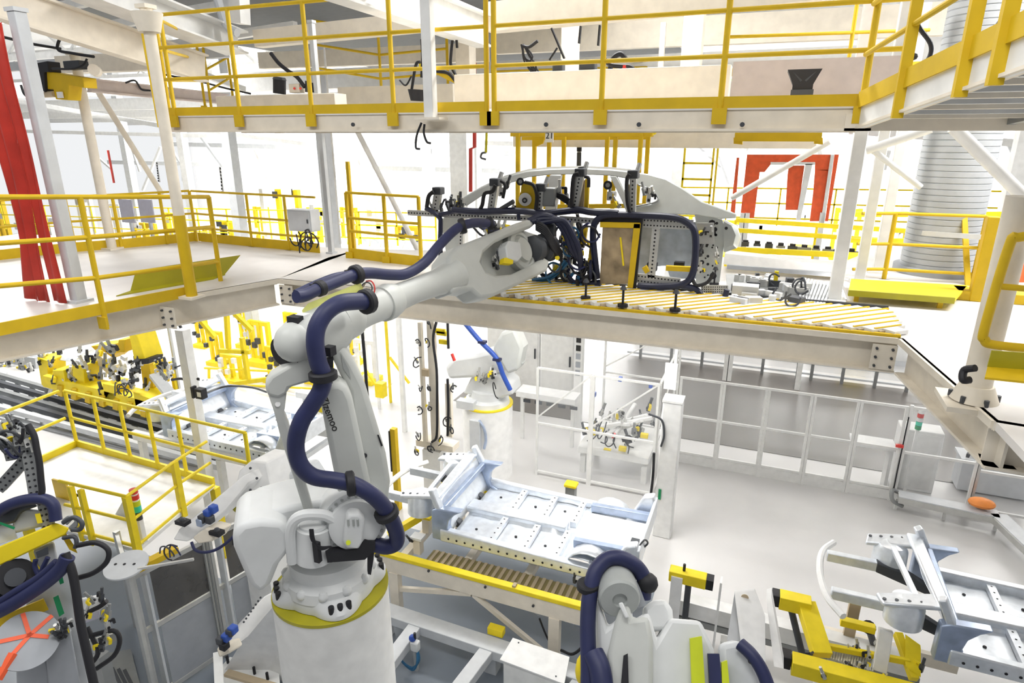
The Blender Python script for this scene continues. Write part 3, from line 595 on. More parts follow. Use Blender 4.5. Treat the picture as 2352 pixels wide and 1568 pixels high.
for k,(a,b,y,l) in enumerate((((0,470),(1000,490),21,'far yellow handrail across the left half of the hall'),((1560,430),(2352,440),24,'far yellow handrail behind the orange gate'),((1690,505),(2080,530),15,'yellow far barrier below the orange gate'),((1670,572),(2075,592),13,'yellow kerb rail behind the car tail and white column'),((1960,492),(2352,492),14,'yellow rail passing in front of the ribbed pillar'))):
    A=Y(*a,y);B=Y(*b,y); t=thing('far_rail',l,'railing',A); th=.05 if k<2 else .09
    for q in ((0,.5,1.0) if k<2 or k==4 else (0,.22)): G().bar(A-V((0,0,q)),B-V((0,0,q)),th,th if k!=3 else .1).out('rail','lemon',t)
    n=int((B-A).length/1.6)
    for i in range(n+1): c=lerp(A,B,i/max(n,1)); G().bar(c,c-V((0,0,1.25)),.05,.05,(0,1,0)).out('post','lemon',t)
for px,l in ((1605,'yellow far ladder cage left of the orange gate'),(1640,'single yellow far post just left of the orange gate')):
    p=Y(px,360,22); t=thing('ladder_cage',l,'ladder',p)
    for q in ((-.45,.45) if px==1605 else (.1,)): G().box(p+V((q,0,-.9)),(.06,.06,2.6)).out('rail','lemon',t)
    if px==1605:
        for k in range(4): G().box(p+V((0,0,-.2-k*.5)),(.95,.06,.07)).out('rung','lemon',t)
g=0
rnd=random.Random(8)
for k in range(11):
    px=1712+k*27; p=Y(px,560+k*2.2,13.2); t=thing('roller_block','dark small block on the far yellow conveyor right of the car tail','block',p,'dark conveyor blocks'); G().box(p,(rnd.uniform(.1,.26),.1,rnd.uniform(.04,.09))).out('body',rnd.choice(['dark','alud','black']),t); G().box(p+V((0,0,.05)),(.1,.08,.05)).out('cap','black',t)
A=Y(1665,590,12.5);B=Y(1960,622,12.5); G().bar(A,B,.4,.2).one('far_conveyor','white','white conveyor side running behind the car tail','conveyor')
A=Y(1670,612,11.5);B=Y(2040,640,11.5); G().bar(A,B,.06,.07).one('conveyor_rail','grey','grey conveyor rail below the yellow kerb rail','rail')
# right platform things
z=ZM+.12; t=thing('yellow_step','wide yellow step plate on the right platform in front of the ribbed pillar','step',Z(2080,670,ZM))
pp=[Z(1948,672,z),Z(2192,690,z),Z(2222,655,z),Z(1955,640,z)]
G().prism(pp,(0,0,-.025)).out('tread','lemon',t); G().bar(pp[0],pp[1],.04,.07).out('nosing','olive',t)
for q in (.1,.9): c=lerp(pp[0],pp[1],q); G().box(c+V((0,.1,-.07)),(.05,.05,.1)).out('foot','yellow',t)
c0=Z(1955,640,ZM);c1=Z(2030,640,ZM);c2=Z(2232,652,ZM)
railing('yellow railing behind the yellow step plate on the right platform',[c0,c1,c2],[1,2],tuple(hz(c1,y) for y in (490,560,618)),0,.022,.03)
t=thing('operator_stand','yellow operator stand with a dark tilted screen at the right edge','stand',Z(2250,690,ZM))
p=Z(2238,690,ZM); G().box(p+V((0,0,.5)),(.13,.13,1.0)).out('column','yellow',t,bevel=.01); G().box(p+V((.2,.1,.06)),(.8,.3,.12)).out('base','yellow',t,bevel=.01)
G().prism([D(2258,532,8.2),D(2338,496,8.2),D(2345,515,8.2),D(2315,602,8.2),D(2272,548,8.2)],(0,.06,0)).out('screen','dark',t); G().prism([D(2275,545,8.25),D(2318,540,8.25),D(2310,640,8.25),D(2265,640,8.25)],(0,.2,0)).out('back_housing','alud',t,bevel=.01)
G().bar(D(2120,535,8.2),D(2262,545,8.2),.05,.06).out('cross_arm','alu',t); G().bar(D(2250,620,8.2),D(2352,580,8.0),.05,.05).out('brace','yellow',t); G().bar(D(2215,500,8.6),D(2225,690,8.4),.06,.06,(0,1,0)).out('rear_leg','yellow',t); G().bar(D(2255,680,8.2),D(2380,715,8.0),.09,.12).out('floor_bar','yellow',t)
G().prism([D(2338,585,8.6),D(2370,585,8.6),D(2370,650,8.6),D(2335,650,8.6)],(0,.02,0)).one('orange_sheet','orange','small orange red panel peeking out at the right edge','panel')
f=V((1.58,5.42,ZM)); t=thing('platform_column','thick cream round column at the right corner of the opening with a bolted foot','column',f)
G().cyl(f,f+V((0,0,1.5)),.095,n=24).out('shaft','cream',t); G().cyl(f,f+V((0,0,.12)),.16,.11,n=24).out('foot_collar','cream',t); G().box(f+V((0,0,-.03)),(.42,.42,.04)).out('base_plate','cream',t)
for a in range(6): G().cyl(f+V((.15*math.cos(a),.15*math.sin(a),0)),f+V((.15*math.cos(a),.15*math.sin(a),.05)),.018,n=6).out('bolt','dark',t)
G().tube([Z(2240,845,5.9),Z(2215,850,5.86),Z(2212,872,5.8),Z(2228,872,5.8)],.025).one('black_hook','black','small black hook beside the foot of the right cream column','hook')
t=thing('loop_railing','rounded yellow guard frame around the right cream column','railing',Y(2300,790,5.2))
G().tube([Y(2420,540,5.2),Y(2340,545,5.2),Y(2318,565,5.2),Y(2262,752,5.2),Y(2262,780,5.2),Y(2285,792,5.2),Y(2420,805,5.2)],.032,12,6).out('frame_tube','yellow',t); G().cyl(Y(2290,657,5.2),Y(2420,668,5.2),.022).out('mid_rail','yellow',t)
t=thing('kick_plate','olive yellow folded plate at the right edge below the rounded guard frame','kick plate',Y(2320,860,5.0))
G().prism([Y(2278,805,5.0),Y(2440,815,5.0),Y(2440,855,5.0),Y(2268,842,5.0)],(0,.012,0)).out('upper_leaf','olive',t); G().prism([Y(2268,842,5.0),Y(2440,855,5.0),Y(2440,885,4.8),Y(2262,866,4.8)],(0,.0,-.014)).out('lower_leaf','yellow',t)
# angled walkway, upper right
t=thing('inclined_walkway','inclined walkway with a ribbed underside rising at the upper right corner','walkway',(1.3,6.4,7.5))
n0=V((.62,6.45,7.52)); n1=Y(2352,133,4.3); dv=n1-n0; n2=n0+dv*1.25; R3=V((3.2,0,0))
def tp(px):
    lo,hi=0.,1.2
    for _ in range(40):
        m=(lo+hi)/2; v=n0+dv*m-CAM; x=1176+F*v.dot(RT)/v.dot(FW)
        if x<px: lo=m
        else: hi=m
    return lo
G().prism([n0+V((0,0,.05)),n2+V((0,0,.05)),n2+R3+V((0,0,.05)),n0+R3+V((0,0,.05))],(0,0,.02)).out('deck_plate','lgrey',t)
G().bar(n0+V((0,0,.02)),n2+V((0,0,.02)),.03,.18).out('edge_channel','white',t); G().bar(n0+V((0,0,-.06)),n2+V((0,0,-.06)),.08,.02).out('edge_flange','cream',t)
for k in range(1,12): q=lerp(n0,n2,k/12)+V((.04,0,.01)); G().bar(q,q+R3,.10,.07).out('cross_joist','cream' if k%2 else 'lgrey',t)
for k in (1,2): G().bar(n0+R3*(k/3)+V((0,0,.0)),n2+R3*(k/3)+V((0,0,.0)),.06,.09).out('stringer','alud',t)
G().bar(V((.5,6.5,7.5)),V((4.2,6.5,7.5)),.10,.14).out('end_beam','cream',t)
up=V((0,0,1)); o=V((-.03,-.02,.0))
railing('yellow railing of the inclined walkway at the upper right corner',[lerp(n0,n1,q)+o+up*.1 for q in (-.02,tp(2075),tp(2222),tp(2305),1.22)],[1,2,3],(1.15,.8,.42),.13,.022,.036,box=True,brk=False,drop=.2)
G().tube([Y(2100,18,6.8),Y(2110,60,6.8),Y(2137,100,6.8),Y(2135,130,6.8),Y(2115,155,6.8)],.018).one('power_cable','black','black cable arching behind the upper right yellow posts','cable')
t=thing('cable_plug','small dark plug sticking up behind the upper right railing','plug',Y(2095,140,7)); G().bar(Y(2080,148,7),Y(2098,132,7),.03,.03).out('stem','alud',t); G().ball(Y(2100,130,7),.03,8).out('tip','black',t)
t=thing('motor_block','dark motor at the top right corner above the walkway','motor',Y(2345,110,5)); G().box(Y(2340,100,5.2),(.25,.2,.3)).out('body','dark',t,bevel=.02); G().cyl(Y(2318,120,5),Y(2312,90,5),.03).out('shaft','black',t)

# ---------------------------------------------------------------- spare gripper rack behind the car tail
t=thing('parts_rack','grey ribbed rack loaded with small metal parts right of the car tail','rack',Z(1780,680,ZM))
zz=ZM+.03
G().prism([Z(1668,628,zz),Z(1908,655,zz),Z(1880,728,zz),Z(1672,700,zz)],(0,0,-.03)).out('tray','alud',t)
for k in range(9):
    u=k/8; a=lerp(Z(1850,640,zz),Z(1912,652,zz),u); b=lerp(Z(1828,715,zz),Z(1880,728,zz),u); G().bar(a,b,.025,.03).out('rib','lgrey',t)
rnd=random.Random(4)
for k in range(36):
    p=Z(rnd.uniform(1685,1845),rnd.uniform(640,700),zz); g=G(); g.box(p+V((0,0,.04)),(rnd.uniform(.04,.2),rnd.uniform(.04,.12),.08),Matrix.Rotation(rnd.uniform(-.5,.5),3,'Z')); g.out('metal_part',rnd.choice(['alu','white','dark','alu','lgrey']),t)
for k in range(6): p=Z(rnd.uniform(1780,1845),rnd.uniform(630,690),zz+.1); loop(t,p,.08,'dark',.012,rnd)
G().box(Z(1712,665,zz+.08),(.3,.2,.12)).out('lemon_block','alu',t); G().box(Z(1782,640,zz+.1),(.05,.05,.2)).out('marker','lemon',t)
# ---------------------------------------------------------------- car body side hanging on the gripper
yc=8.45; NT=V((0,1,-.45)); A0=Y(1500,488,yc)
def T(px,py,o=0): return PL(px,py,A0+V((0,o,0)),NT)
car=thing('car_body_side','bare silver car body side held by the gripper above the roller track','car body side',Y(1400,655,yc))
G().prism([T(1046,478),T(1050,462),T(1100,433),T(1154,408),T(1208,393),T(1262,388),T(1330,386),T(1400,389),T(1447,394),T(1447,412),T(1400,404),T(1330,401),T(1262,402),T(1212,408),T(1160,425),T(1110,448),T(1062,480)],(0,.12,.03)).out('roof_rail','rail',car,bevel=.015)
G().prism([T(1446,394),T(1490,400),T(1530,411),T(1570,434),T(1612,463),T(1693,492),T(1690,501),T(1655,503),T(1600,494),T(1458,490),T(1458,474),T(1495,468),T(1511,456),T(1490,436),T(1466,424),T(1446,420)],(0,.05,.0)).out('rear_quarter_panel','shell',car,bevel=.012)
G().tube([T(1466,424,-.02),T(1490,434,-.02),T(1510,452,-.02),T(1505,464,-.02),T(1460,474,-.02)],.012).out('quarter_window_flange','alud',car)
G().prism([T(1400,404),T(1416,404),T(1450,470),T(1450,488),T(1438,488),T(1432,470)],(0,.06,0)).out('c_pillar','rail',car,bevel=.01)
G().prism([T(1262,402),T(1290,402),T(1276,488),T(1250,488)],(0,.06,0)).out('b_pillar','alud',car,bevel=.01)
g=G(); g.prism([Y(*q,yc) for q in ((1596,492),(1658,504),(1664,520),(1660,585),(1652,648),(1640,655),(1598,650),(1602,560))],(0,.08,0)); g.m=1; rnd=random.Random(9)
for k in range(34):
    p=Y(rnd.uniform(1604,1648),rnd.uniform(512,645),yc+.002); g.cyl(p,p+V((0,-.006,0)),rnd.choice([.012,.018,.03,.045]),n=8)
g.out('rear_end_panel',['shell','hole'],car)
g=G(); g.rings([[Y(*q,yc+o) for q in P] for o,P in ((-.03,[(1662,508),(1680,518),(1690,540),(1684,562),(1662,572)]),(.08,[(1664,504),(1690,516),(1700,542),(1692,570),(1662,580)]),(.3,[(1668,506),(1694,520),(1702,545),(1694,568),(1668,576)]))]); g.out('tail_panel','shell',car)
G().cyl(Y(1668,524,yc-.02),Y(1668,524,yc-.05),.02,n=10).out('hole','hole',car)
G().prism([Y(*q,yc+.06) for q in ((1462,505),(1600,510),(1604,640),(1540,640),(1530,610),(1500,612),(1495,640),(1462,640))],(0,.03,0)).out('inner_panel','bsheet',car)
G().prism([Y(*q,yc+.02) for q in ((1030,652),(1370,662),(1650,664),(1650,682),(1370,678),(1030,664))],(0,.1,0)).out('sill','shell',car,bevel=.01)
G().prism([Y(*q,yc+.02) for q in ((1012,505),(1042,480),(1062,480),(1052,520),(1055,600),(1060,655),(1035,655))],(0,.06,0)).out('a_pillar','shell',car,bevel=.01)
G().prism([Y(*q,yc+.05) for q in ((1290,505),(1320,505),(1310,655),(1285,655))],(0,.06,0)).out('lower_b_pillar','alu',car)
# ---------------------------------------------------------------- gripper frame carrying the car side
yg=8.0
gr=thing('body_side_gripper','drilled aluminium gripper frame with navy cables clamped to the car side','gripper',Y(1300,570,yg))
def pbar(a,b,w=.05,h=.075,pitch=.045,rr=.013,rows=1):
    g=G(); perf(g,Y(*a,yg),Y(*b,yg),h,w,(0,-1,0),pitch,rr,rows=rows); g.out('drilled_beam',['alu','hole'],gr)
pbar((938,488),(1240,503)); pbar((1286,502),(1376,508)); pbar((1470,510),(1592,516),.05,.12,.04,.011,2); pbar((1150,648),(1380,656)); pbar((1464,638),(1562,650),.05,.12,.04,.011,2)
pbar((1507,524),(1496,636),.05,.09,.045,.013); pbar((1062,500),(1058,600),.06,.07); pbar((1312,510),(1302,655),.05,.08); pbar((1258,510),(1255,560),.05,.1)
for a,b,h in (((1128,490),(1138,420),.1),((1240,490),(1244,432),.07),((1318,490),(1334,398),.1),((1452,492),(1455,402),.08),((1001,480),(1007,440),.1)):
    g=G(); perf(g,Y(*a,yg-.05),Y(*b,yg-.05),h,.07,(0,-1,0),.045,.012); g.out('clamp_tower',['alu','hole'],gr)
    q=Y(b[0],b[1]-2,yg-.03); G().box(q,(.13,.14,.10)).out('tower_head','dark',gr,bevel=.012)
    if b[0]!=1007: G().cyl(q+V((.03,.05,.02)),q+V((.05,.1,.12)),.03,n=10).out('tower_pin','alud',gr)
G().cyl(Y(1336,402,yg),Y(1334,383,yg),.035,n=10).out('tower_pin','dark',gr)
G().box(Y(1262,452,yg),(.2,.14,.24)).out('pneumatic_block','alud',gr,bevel=.02); G().box(Y(1348,450,yg),(.05,.05,.42)).out('yellow_plate','yellow',gr); G().box(Y(1330,450,yg+.02),(.14,.05,.4)).out('back_plate','wood',gr)
G().prism([Y(1198,418,yg),Y(1225,418,yg),Y(1232,440,yg),Y(1232,482,yg),Y(1182,484,yg),Y(1196,440,yg)],(0,.04,0)).out('yellow_bracket','yellow',gr); G().cyl(Y(1206,458,yg-.03),Y(1206,458,yg-.06),.085,n=18).out('round_opening','paper',gr)
for a,r in (((1195,417),.05),((1396,425),.055),((1205,460),.035)): 
    G().cyl(Y(*a,yg-.08),Y(*a,yg+.05),r,n=16).out('roller','black',gr); G().cyl(Y(*a,yg-.1),Y(*a,yg-.08),r*.5,n=12).out('roller_hub','alud',gr)
rnd=random.Random(21)
for k in range(16): clamp_unit(gr,Y(rnd.uniform(985,1085),rnd.uniform(462,486),yg+rnd.uniform(-.1,.1)),rnd.uniform(.6,1.0),rnd)
for a in ((1150,440),(1165,425),(1285,440),(1300,455),(1310,470),(1400,450),(1480,440),(1490,455),(1500,445),(1180,480),(1420,470)): clamp_unit(gr,Y(*a,yg+rnd.uniform(-.06,.1)),rnd.uniform(.7,1.0),rnd)
for k in range(22): clamp_unit(gr,Y(rnd.uniform(1280,1372),rnd.uniform(510,640),yg+.02),rnd.uniform(.6,1.1),rnd)
for k in range(8): clamp_unit(gr,Y(rnd.uniform(1605,1650),rnd.uniform(515,645),yg+.1),rnd.uniform(.5,.8),rnd)
for a,b in (((1305,525),(1300,570)),((1345,520),(1340,560)),((1362,550),(1356,610)),((1480,612),(1488,625)),((1530,615),(1590,618))): G().bar(Y(*a,yg-.03),Y(*b,yg-.03),.06,.06).out('yellow_link','yellow',gr)
# framed panel
pn=G().prism([Y(1384,520,yg-.14),Y(1455,520,yg-.14),Y(1442,652,yg-.14),Y(1377,652,yg-.14)],(0,.012,0)).out('framed_panel','brown',gr)
for pl in ([(1378,510),(1470,512),(1470,524),(1378,522)],[(1456,514),(1471,514),(1453,662),(1441,660)]): G().prism([Y(*q,yg-.15) for q in pl],(0,.05,0)).out('yellow_frame','yellow',pn)
G().prism([Y(*q,yg-.12) for q in ((1471,498),(1476,498),(1460,664),(1453,664))],(0,.05,0)).out('black_edge','black',pn); G().prism([Y(*q,yg-.1) for q in ((1376,495),(1475,497),(1472,514),(1378,510))],(0,.05,0)).out('black_top','black',pn)
G().box(Y(1408,575,yg-.1),(.14,.05,.2)).out('inner_box','alud',pn); G().cyl(Y(1425,545,yg-.15),Y(1432,610,yg-.15),.012,n=8).out('handle','lemon',pn)
# right drilled plates
g=G(); g.prism([Y(*q,yg+.15) for q in ((1600,512),(1640,512),(1640,560),(1604,560))],(0,.02,0)); g.out('sensor_plate','alu',gr)
for pl in ([(1610,655),(1672,655),(1672,690),(1612,690)],):
    g=G(); g.prism([Y(*q,yg) for q in pl],(0,.02,0)); g.m=1
    for i in range(12):
        for j in range(6): p=Y(1613+i*5,659+j*5.4,yg-.003); g.cyl(p,p+V((0,-.002,0)),.008,n=5)
    g.out('drilled_plate',['alu','hole'],gr)
for a in ((1245,660),(1275,664),(1366,668),(1300,662)): G().box(Y(*a,yg-.05)+V((0,0,-.04)),(.13,.1,.09)).out('yellow_foot','yellow',gr,bevel=.01)
for a in ((1498,612),(1560,610)): G().box(Y(*a,yg+.1),(.12,.1,.1)).out('black_switch','black',gr)
# navy cable loom round the frame
def cab(pts,r,y=yg-.12,m='navyd',nm='cable_loom',n=10): return G().tube([Y(a,b,y) for a,b in pts],r,n,4).out(nm,m,gr)
cab([(978,478),(990,484),(1010,500),(1012,520),(1011,560),(1014,600),(1020,612)],.034); cab([(980,476),(985,450),(996,440)],.028,m='black')
cab([(1040,482),(1100,486),(1180,484),(1250,490),(1290,486),(1330,482),(1360,487),(1420,490)],.046)
cab([(1010,493),(1060,484),(1100,490)],.03); cab([(1190,484),(1192,505)],.025)
cab([(1372,640),(1366,590),(1362,540),(1368,510),(1395,494),(1480,495),(1550,500),(1585,516),(1597,540),(1597,590),(1590,630),(1570,652),(1520,658),(1465,657)],.043)
cab([(1380,650),(1330,655),(1260,652),(1200,650)],.05); cab([(1560,655),(1595,662),(1612,680),(1618,706),(1640,704),(1662,688),(1670,665)],.035); cab([(1590,640),(1600,655),(1625,648),(1640,625)],.022,m='black')
cab([(1138,425),(1130,440),(1113,445),(1108,470),(1100,486)],.026,m='black'); cab([(1150,415),(1160,425),(1155,455)],.022,m='black'); cab([(1205,418),(1225,425),(1233,450),(1230,484)],.024,m='black')
cab([(1330,398),(1318,405),(1314,440),(1312,486)],.026,m='black'); cab([(1343,405),(1352,410),(1352,430)],.022,m='black'); cab([(1446,400),(1440,415),(1441,460),(1448,492)],.026,m='black')
cab([(1150,480),(1180,462)],.03,m='dark')
for k in range(14): loop(gr,Y(rnd.uniform(1275,1365),rnd.uniform(520,640),yg-.15),rnd.uniform(.08,.15),rnd.choice(['black','navy','teal','dark']),.014,rnd)
for k in range(12): loop(gr,Y(rnd.uniform(1225,1370),rnd.uniform(615,650),yg-.12),rnd.uniform(.05,.11),rnd.choice(['black','navyd','teal','navyd']),.02,rnd)
for k in range(8): clamp_unit(gr,Y(rnd.uniform(1225,1375),rnd.uniform(625,652),yg-.02),rnd.uniform(.7,1.1),rnd)
for k in range(6): 
    a=rnd.uniform(-6,6); cab([(1300+a,600+a),(1280,625+a),(1255,640+a),(1225+a,642)],.018,yg-.2+rnd.uniform(-.05,.05),'teal','air_hose',8)
for k in range(5): cab([(1262+rnd.uniform(-5,5),440),(1300,458+rnd.uniform(-8,8)),(1312,470+rnd.uniform(-10,10))],.014,yg,'black','air_hose',8)

# ---------------------------------------------------------------- the big robot
Cb=D(760,1342,5.75); hn=V((CAM.x-Cb.x,CAM.y-Cb.y,0)).normalized(); sx=hn.cross(V((0,0,-1)))   # sx points right in the picture
if sx.dot(RT)<0: sx=-sx
rb=thing('industrial_robot','large grey white robot with navy cables reaching up from a white pedestal','robot',Cb)
pt=thing('robot_pedestal','tall white cylindrical pedestal with olive top carrying the large robot','pedestal',(Cb.x,Cb.y,0))
G().cyl((Cb.x,Cb.y,0.05),(Cb.x,Cb.y,Cb.z-.03),.53,.505,n=56).out('drum','white',pt); G().cyl((Cb.x,Cb.y,Cb.z-.03),(Cb.x,Cb.y,Cb.z),.51,n=56).out('top_plate','olive',pt); G().box((Cb.x,Cb.y,.03),(1.5,1.5,.06)).out('foot_plate','white',pt)
def R_(px,py,k=0.): return PL(px,py,Cb+hn*k,hn)
ah=math.atan2(hn.y,hn.x)+.12
g=G(); g.rings([[Cb+V((math.cos(a),math.sin(a),0))*(r*(1+k*max(-.55,math.cos(4*(a-ah)))))+V((0,0,h)) for a in [2*PI*i/96 for i in range(96)]] for r,h,k in ((.435,.005,.15),(.435,.05,.15),(.42,.09,.12),(.39,.14,.04))]); g.out('base_casting','robotw',rb,bevel=.006)
for q in range(4):
    for j in (-.16,0,.16): a=ah+q*PI/2+j; p=Cb+V((math.cos(a),math.sin(a),0))*.455; G().cyl(p+V((0,0,.05)),p+V((0,0,.128)),.024,n=10).out('bolt','black',rb)
g=G(); g.lathe(Cb,(0,0,1),[(.40,.10),(.385,.19),(.33,.24),(.325,.30),(.335,.32),(.335,.36),(.30,.38)],48); g.out('slew_ring','robotw',rb)
for k in range(12):
    a=k*2*PI/12; p=Cb+V((math.cos(a),math.sin(a),0))*.365; G().ball(p+V((0,0,.17)),.05,10).out('casting_lobe','robotw',rb)
# carousel
G().prism([R_(*q,.30) for q in ((532,1228),(556,1204),(600,1196),(650,1200),(672,1225),(668,1265),(640,1300),(622,1345),(596,1366),(572,1345),(552,1300),(536,1262))],-hn*.55).out('counterweight_cover','robotw',rb,bevel=.05)
G().prism([R_(*q,.15) for q in ((540,1215),(590,1185),(660,1165),(740,1152),(790,1160),(800,1260),(730,1262),(690,1245),(676,1215),(640,1212),(590,1220),(552,1232))],-hn*.5).out('carousel','robotw',rb,bevel=.04)
m0=R_(722,1280,.28); m1=R_(722,1205,.28); G().cyl(m0,m1,.15,n=28).out('slew_motor','robotw',rb); G().cyl(m1,m1+V((0,0,.03)),.12,n=28).out('motor_cap','robotw',rb); G().box(m0+hn*.15+V((.04,0,.17)),(.05,.04,.18)).out('connector','black',rb)
G().tube([R_(672,1290,.3),R_(668,1215,.32),R_(690,1185,.34),R_(740,1182,.36),R_(770,1195,.36)],.045).out('casting_arch','robotw',rb)
for k in range(3): G().tube([R_(712+k*3,1215,.46),R_(716+k*3,1240,.48),R_(735,1255+k*3,.48),R_(760,1255,.46)],.008).out('signal_lead','black',rb)
# shoulder gear
gc=R_(815,1200,.34); ga=(hn+V((0,0,.12))).normalized()
G().lathe(gc-ga*.30,ga,[(.27,0),(.285,.03),(.285,.26),(.262,.30),(.215,.31),(.21,.36),(.16,.38)],48).out('shoulder_gear','robotw',rb)
xg,yg_=G().frame(ga)
g=G()
for k in range(26): a=2*PI*k/26; p=gc+(xg*math.cos(a)+yg_*math.sin(a))*.238; g.cyl(p+ga*.0,p+ga*.018,.013,n=8)
g.out('bolt_circle','robotd',rb)
G().prism([R_(*q,.50) for q in ((796,1190),(806,1182),(826,1182),(838,1195),(834,1245),(824,1262),(796,1260),(788,1245))],-hn*.22).out('shoulder_motor','robotw',rb,bevel=.02)
for a in (800,812,822): G().box(R_(a,1200,.505),(.014,.012,.06)).out('vent_slot','robotd',rb)
G().cyl(R_(800,1246,.505),R_(800,1246,.515),.02,n=10).out('yellow_dot','lime',rb)
G().prism([R_(*q,.45) for q in ((748,1272),(820,1262),(838,1240),(862,1245),(862,1262),(838,1285),(752,1292))],-hn*.08).out('cable_bracket','black',rb); G().prism([R_(*q,.4) for q in ((845,1245),(862,1240),(858,1285),(852,1320),(845,1318))],-hn*.05).out('bracket_leg','black',rb)
# lower arm
ka=.26
G().prism([R_(*q,ka) for q in ((733,908),(750,884),(780,880),(798,890),(810,915),(846,1085),(862,1160),(850,1215),(800,1215),(782,1160),(762,1060))],-hn*.24).out('lower_arm','robot',rb,bevel=.045)
G().prism([R_(*q,ka-.16) for q in ((752,800),(790,795),(815,835),(840,885),(888,1045),(898,1110),(893,1150),(868,1180),(820,1170),(800,900))],-hn*.24).out('lower_arm_rear','robot',rb,bevel=.045)
G().cyl(R_(838,1046,ka-.15),R_(838,1046,ka-.14),.02,n=12).out('arm_hole','black',rb); G().prism([R_(*q,ka-.155) for q in ((866,998),(870,998),(879,1022),(875,1024))],hn*.01).out('arm_slot','black',rb)
G().prism([R_(*q,ka-.155) for q in ((783,812),(802,850),(806,870),(788,845))],hn*.008).out('arm_recess','robotd',rb)
ex=(R_(768,985,ka)-R_(742,920,ka)).normalized(); tx=text('Zlzemoo',R_(757,951,ka+.004),.085,(0,0,0),'ink','lettering',rb)
ey=hn.cross(ex); o_=tx.location.copy(); tx.matrix_local=Matrix(((ex.x,ey.x,hn.x,o_.x),(ex.y,ey.y,hn.y,o_.y),(ex.z,ey.z,hn.z,o_.z),(0,0,0,1)))
# parallel link
G().prism([R_(*q,ka+.02) for q in ((608,884),(622,864),(700,818),(745,850),(735,872),(690,884),(664,892),(659,905),(640,915),(613,908))],-hn*.16).out('link_lever','robot',rb,bevel=.03)
G().prism([R_(*q,ka+.0) for q in ((613,900),(659,898),(653,950),(663,975),(721,1178),(701,1184),(643,1001),(630,950))],-hn*.10).out('link_rod','robot',rb,bevel=.02); G().cyl(R_(638,928,ka+.001),R_(638,928,ka+.006),.02,n=12).out('link_hole','paper',rb)
# upper arm
E0=R_(690,782,.15); W0=Y(1195,577,7.15)
dE=(E0-CAM).dot(FW); dW=(W0-CAM).dot(FW); AX=(W0-E0).normalized()
def U(px,py,off=0.):
    t=(px-690)/(1195-690); d=1/((1-t)/dE+t/dW); return D(px,py,d-off)
def dU(px): t=(px-690)/(1195-690); return 1/((1-t)/dE+t/dW)
def along(st,name,m,n=30,bev=0):
    x,y=G().frame(AX); rs=[]
    for px,py,r in st: c=U(px,py); R=r*dU(px)/F; rs.append([c+(x*math.cos(2*PI*k/n)+y*math.sin(2*PI*k/n))*R for k in range(n)])
    return G().rings(rs).out(name,m,rb)
def offring(px,py,r,off,n=30):
    x,y=G().frame(AX); c=U(px,py,off); R=r*dU(px)/F; return [c+(x*math.cos(2*PI*k/n)+y*math.sin(2*PI*k/n))*R for k in range(n)]
G().rings([offring(645,810,30,-.12),offring(646,808,36,-.11),offring(652,806,38,-.08),offring(660,802,40,-.03)]).out('motor_end_cap','black',rb)
G().ball(U(678,785,.02),47*dU(678)/F,24).out('elbow_end','robot',rb)
along([(668,792,44),(680,786,52),(704,776,57),(740,762,59),(768,748,57),(776,742,44)],'elbow_housing','robot')
along([(770,742,52),(792,732,50),(806,727,47),(815,722,37)],'arm_flange','robot'); along([(800,728,42),(840,711,38),(880,697,37)],'arm_tube','robot'); along([(876,699,41),(884,696,42),(892,692,42),(906,686,36)],'arm_flange','robot'); along([(900,688,32),(950,668,29),(1000,650,30),(1045,632,38)],'forearm_tube','robot')
G().prism([U(700,842),U(735,860),U(790,800),U(812,770),U(790,740),U(740,760),U(712,800)],(CAM-E0).normalized()*-.2).out('elbow_cover','robot',rb,bevel=.04)
# wrist fork
nW=(CAM-W0); nW=(nW-AX*nW.dot(AX)).normalized()
def Wp(px,py,k=0.): return PL(px,py,W0+nW*k,nW)
G().prism([Wp(*q,.10) for q in ((1028,640),(1030,590),(1048,566),(1120,538),(1190,510),(1215,503),(1238,508),(1222,522),(1180,538),(1140,556),(1112,580),(1106,602),(1116,622),(1140,632),(1180,628),(1225,607),(1250,590),(1264,598),(1258,622),(1200,650),(1135,680),(1105,684),(1086,666),(1062,664),(1040,674))],-nW*.26).out('wrist_fork','robot',rb,bevel=.035)
G().prism([Wp(*q,-.08) for q in ((1100,560),(1180,520),(1240,540),(1250,590),(1180,640),(1110,640))],-nW*.06).out('fork_back_wall','robot',rb,bevel=.02)
wc=Wp(1200,574,.02); G().lathe(wc-nW*.2,nW,[(.25,0),(.262,.03),(.262,.18),(.24,.21),(.19,.215),(.185,.19),(.15,.19),(.145,.24),(.12,.25)],40).out('wrist_ring','robot',rb)
G().prism([Wp(*q,.14) for q in ((1162,565),(1170,552),(1196,556),(1200,590),(1190,600),(1166,592))],-nW*.14).out('wrist_motor','robotw',rb,bevel=.015); G().prism([Wp(*q,.13) for q in ((1158,592),(1180,590),(1178,606),(1156,604))],-nW*.06).out('yellow_tag','lemon',rb)
rnd=random.Random(2)
for k in range(5): clamp_unit(rb,Wp(1140+rnd.uniform(-6,8),580+k*8,.0),.6,rnd,'connector')
tc=Y(1268,560,yg-.35); wd=(Y(1290,565,yg)-wc).normalized(); G().lathe(wc+wd*.16,wd,[(.10,0),(.16,.03),(.17,.12),(.13,.14),(.13,.24),(.18,.26),(.18,.4)],28).out('tool_flange','dark',rb)
G().box(Y(1262,530,yg-.3),(.16,.12,.2)).out('valve_island','dark',rb,bevel=.01); G().cyl(Y(1280,592,yg-.35),Y(1280,592,yg-.42),.03,n=10).out('sensor_eye','lemon',rb)
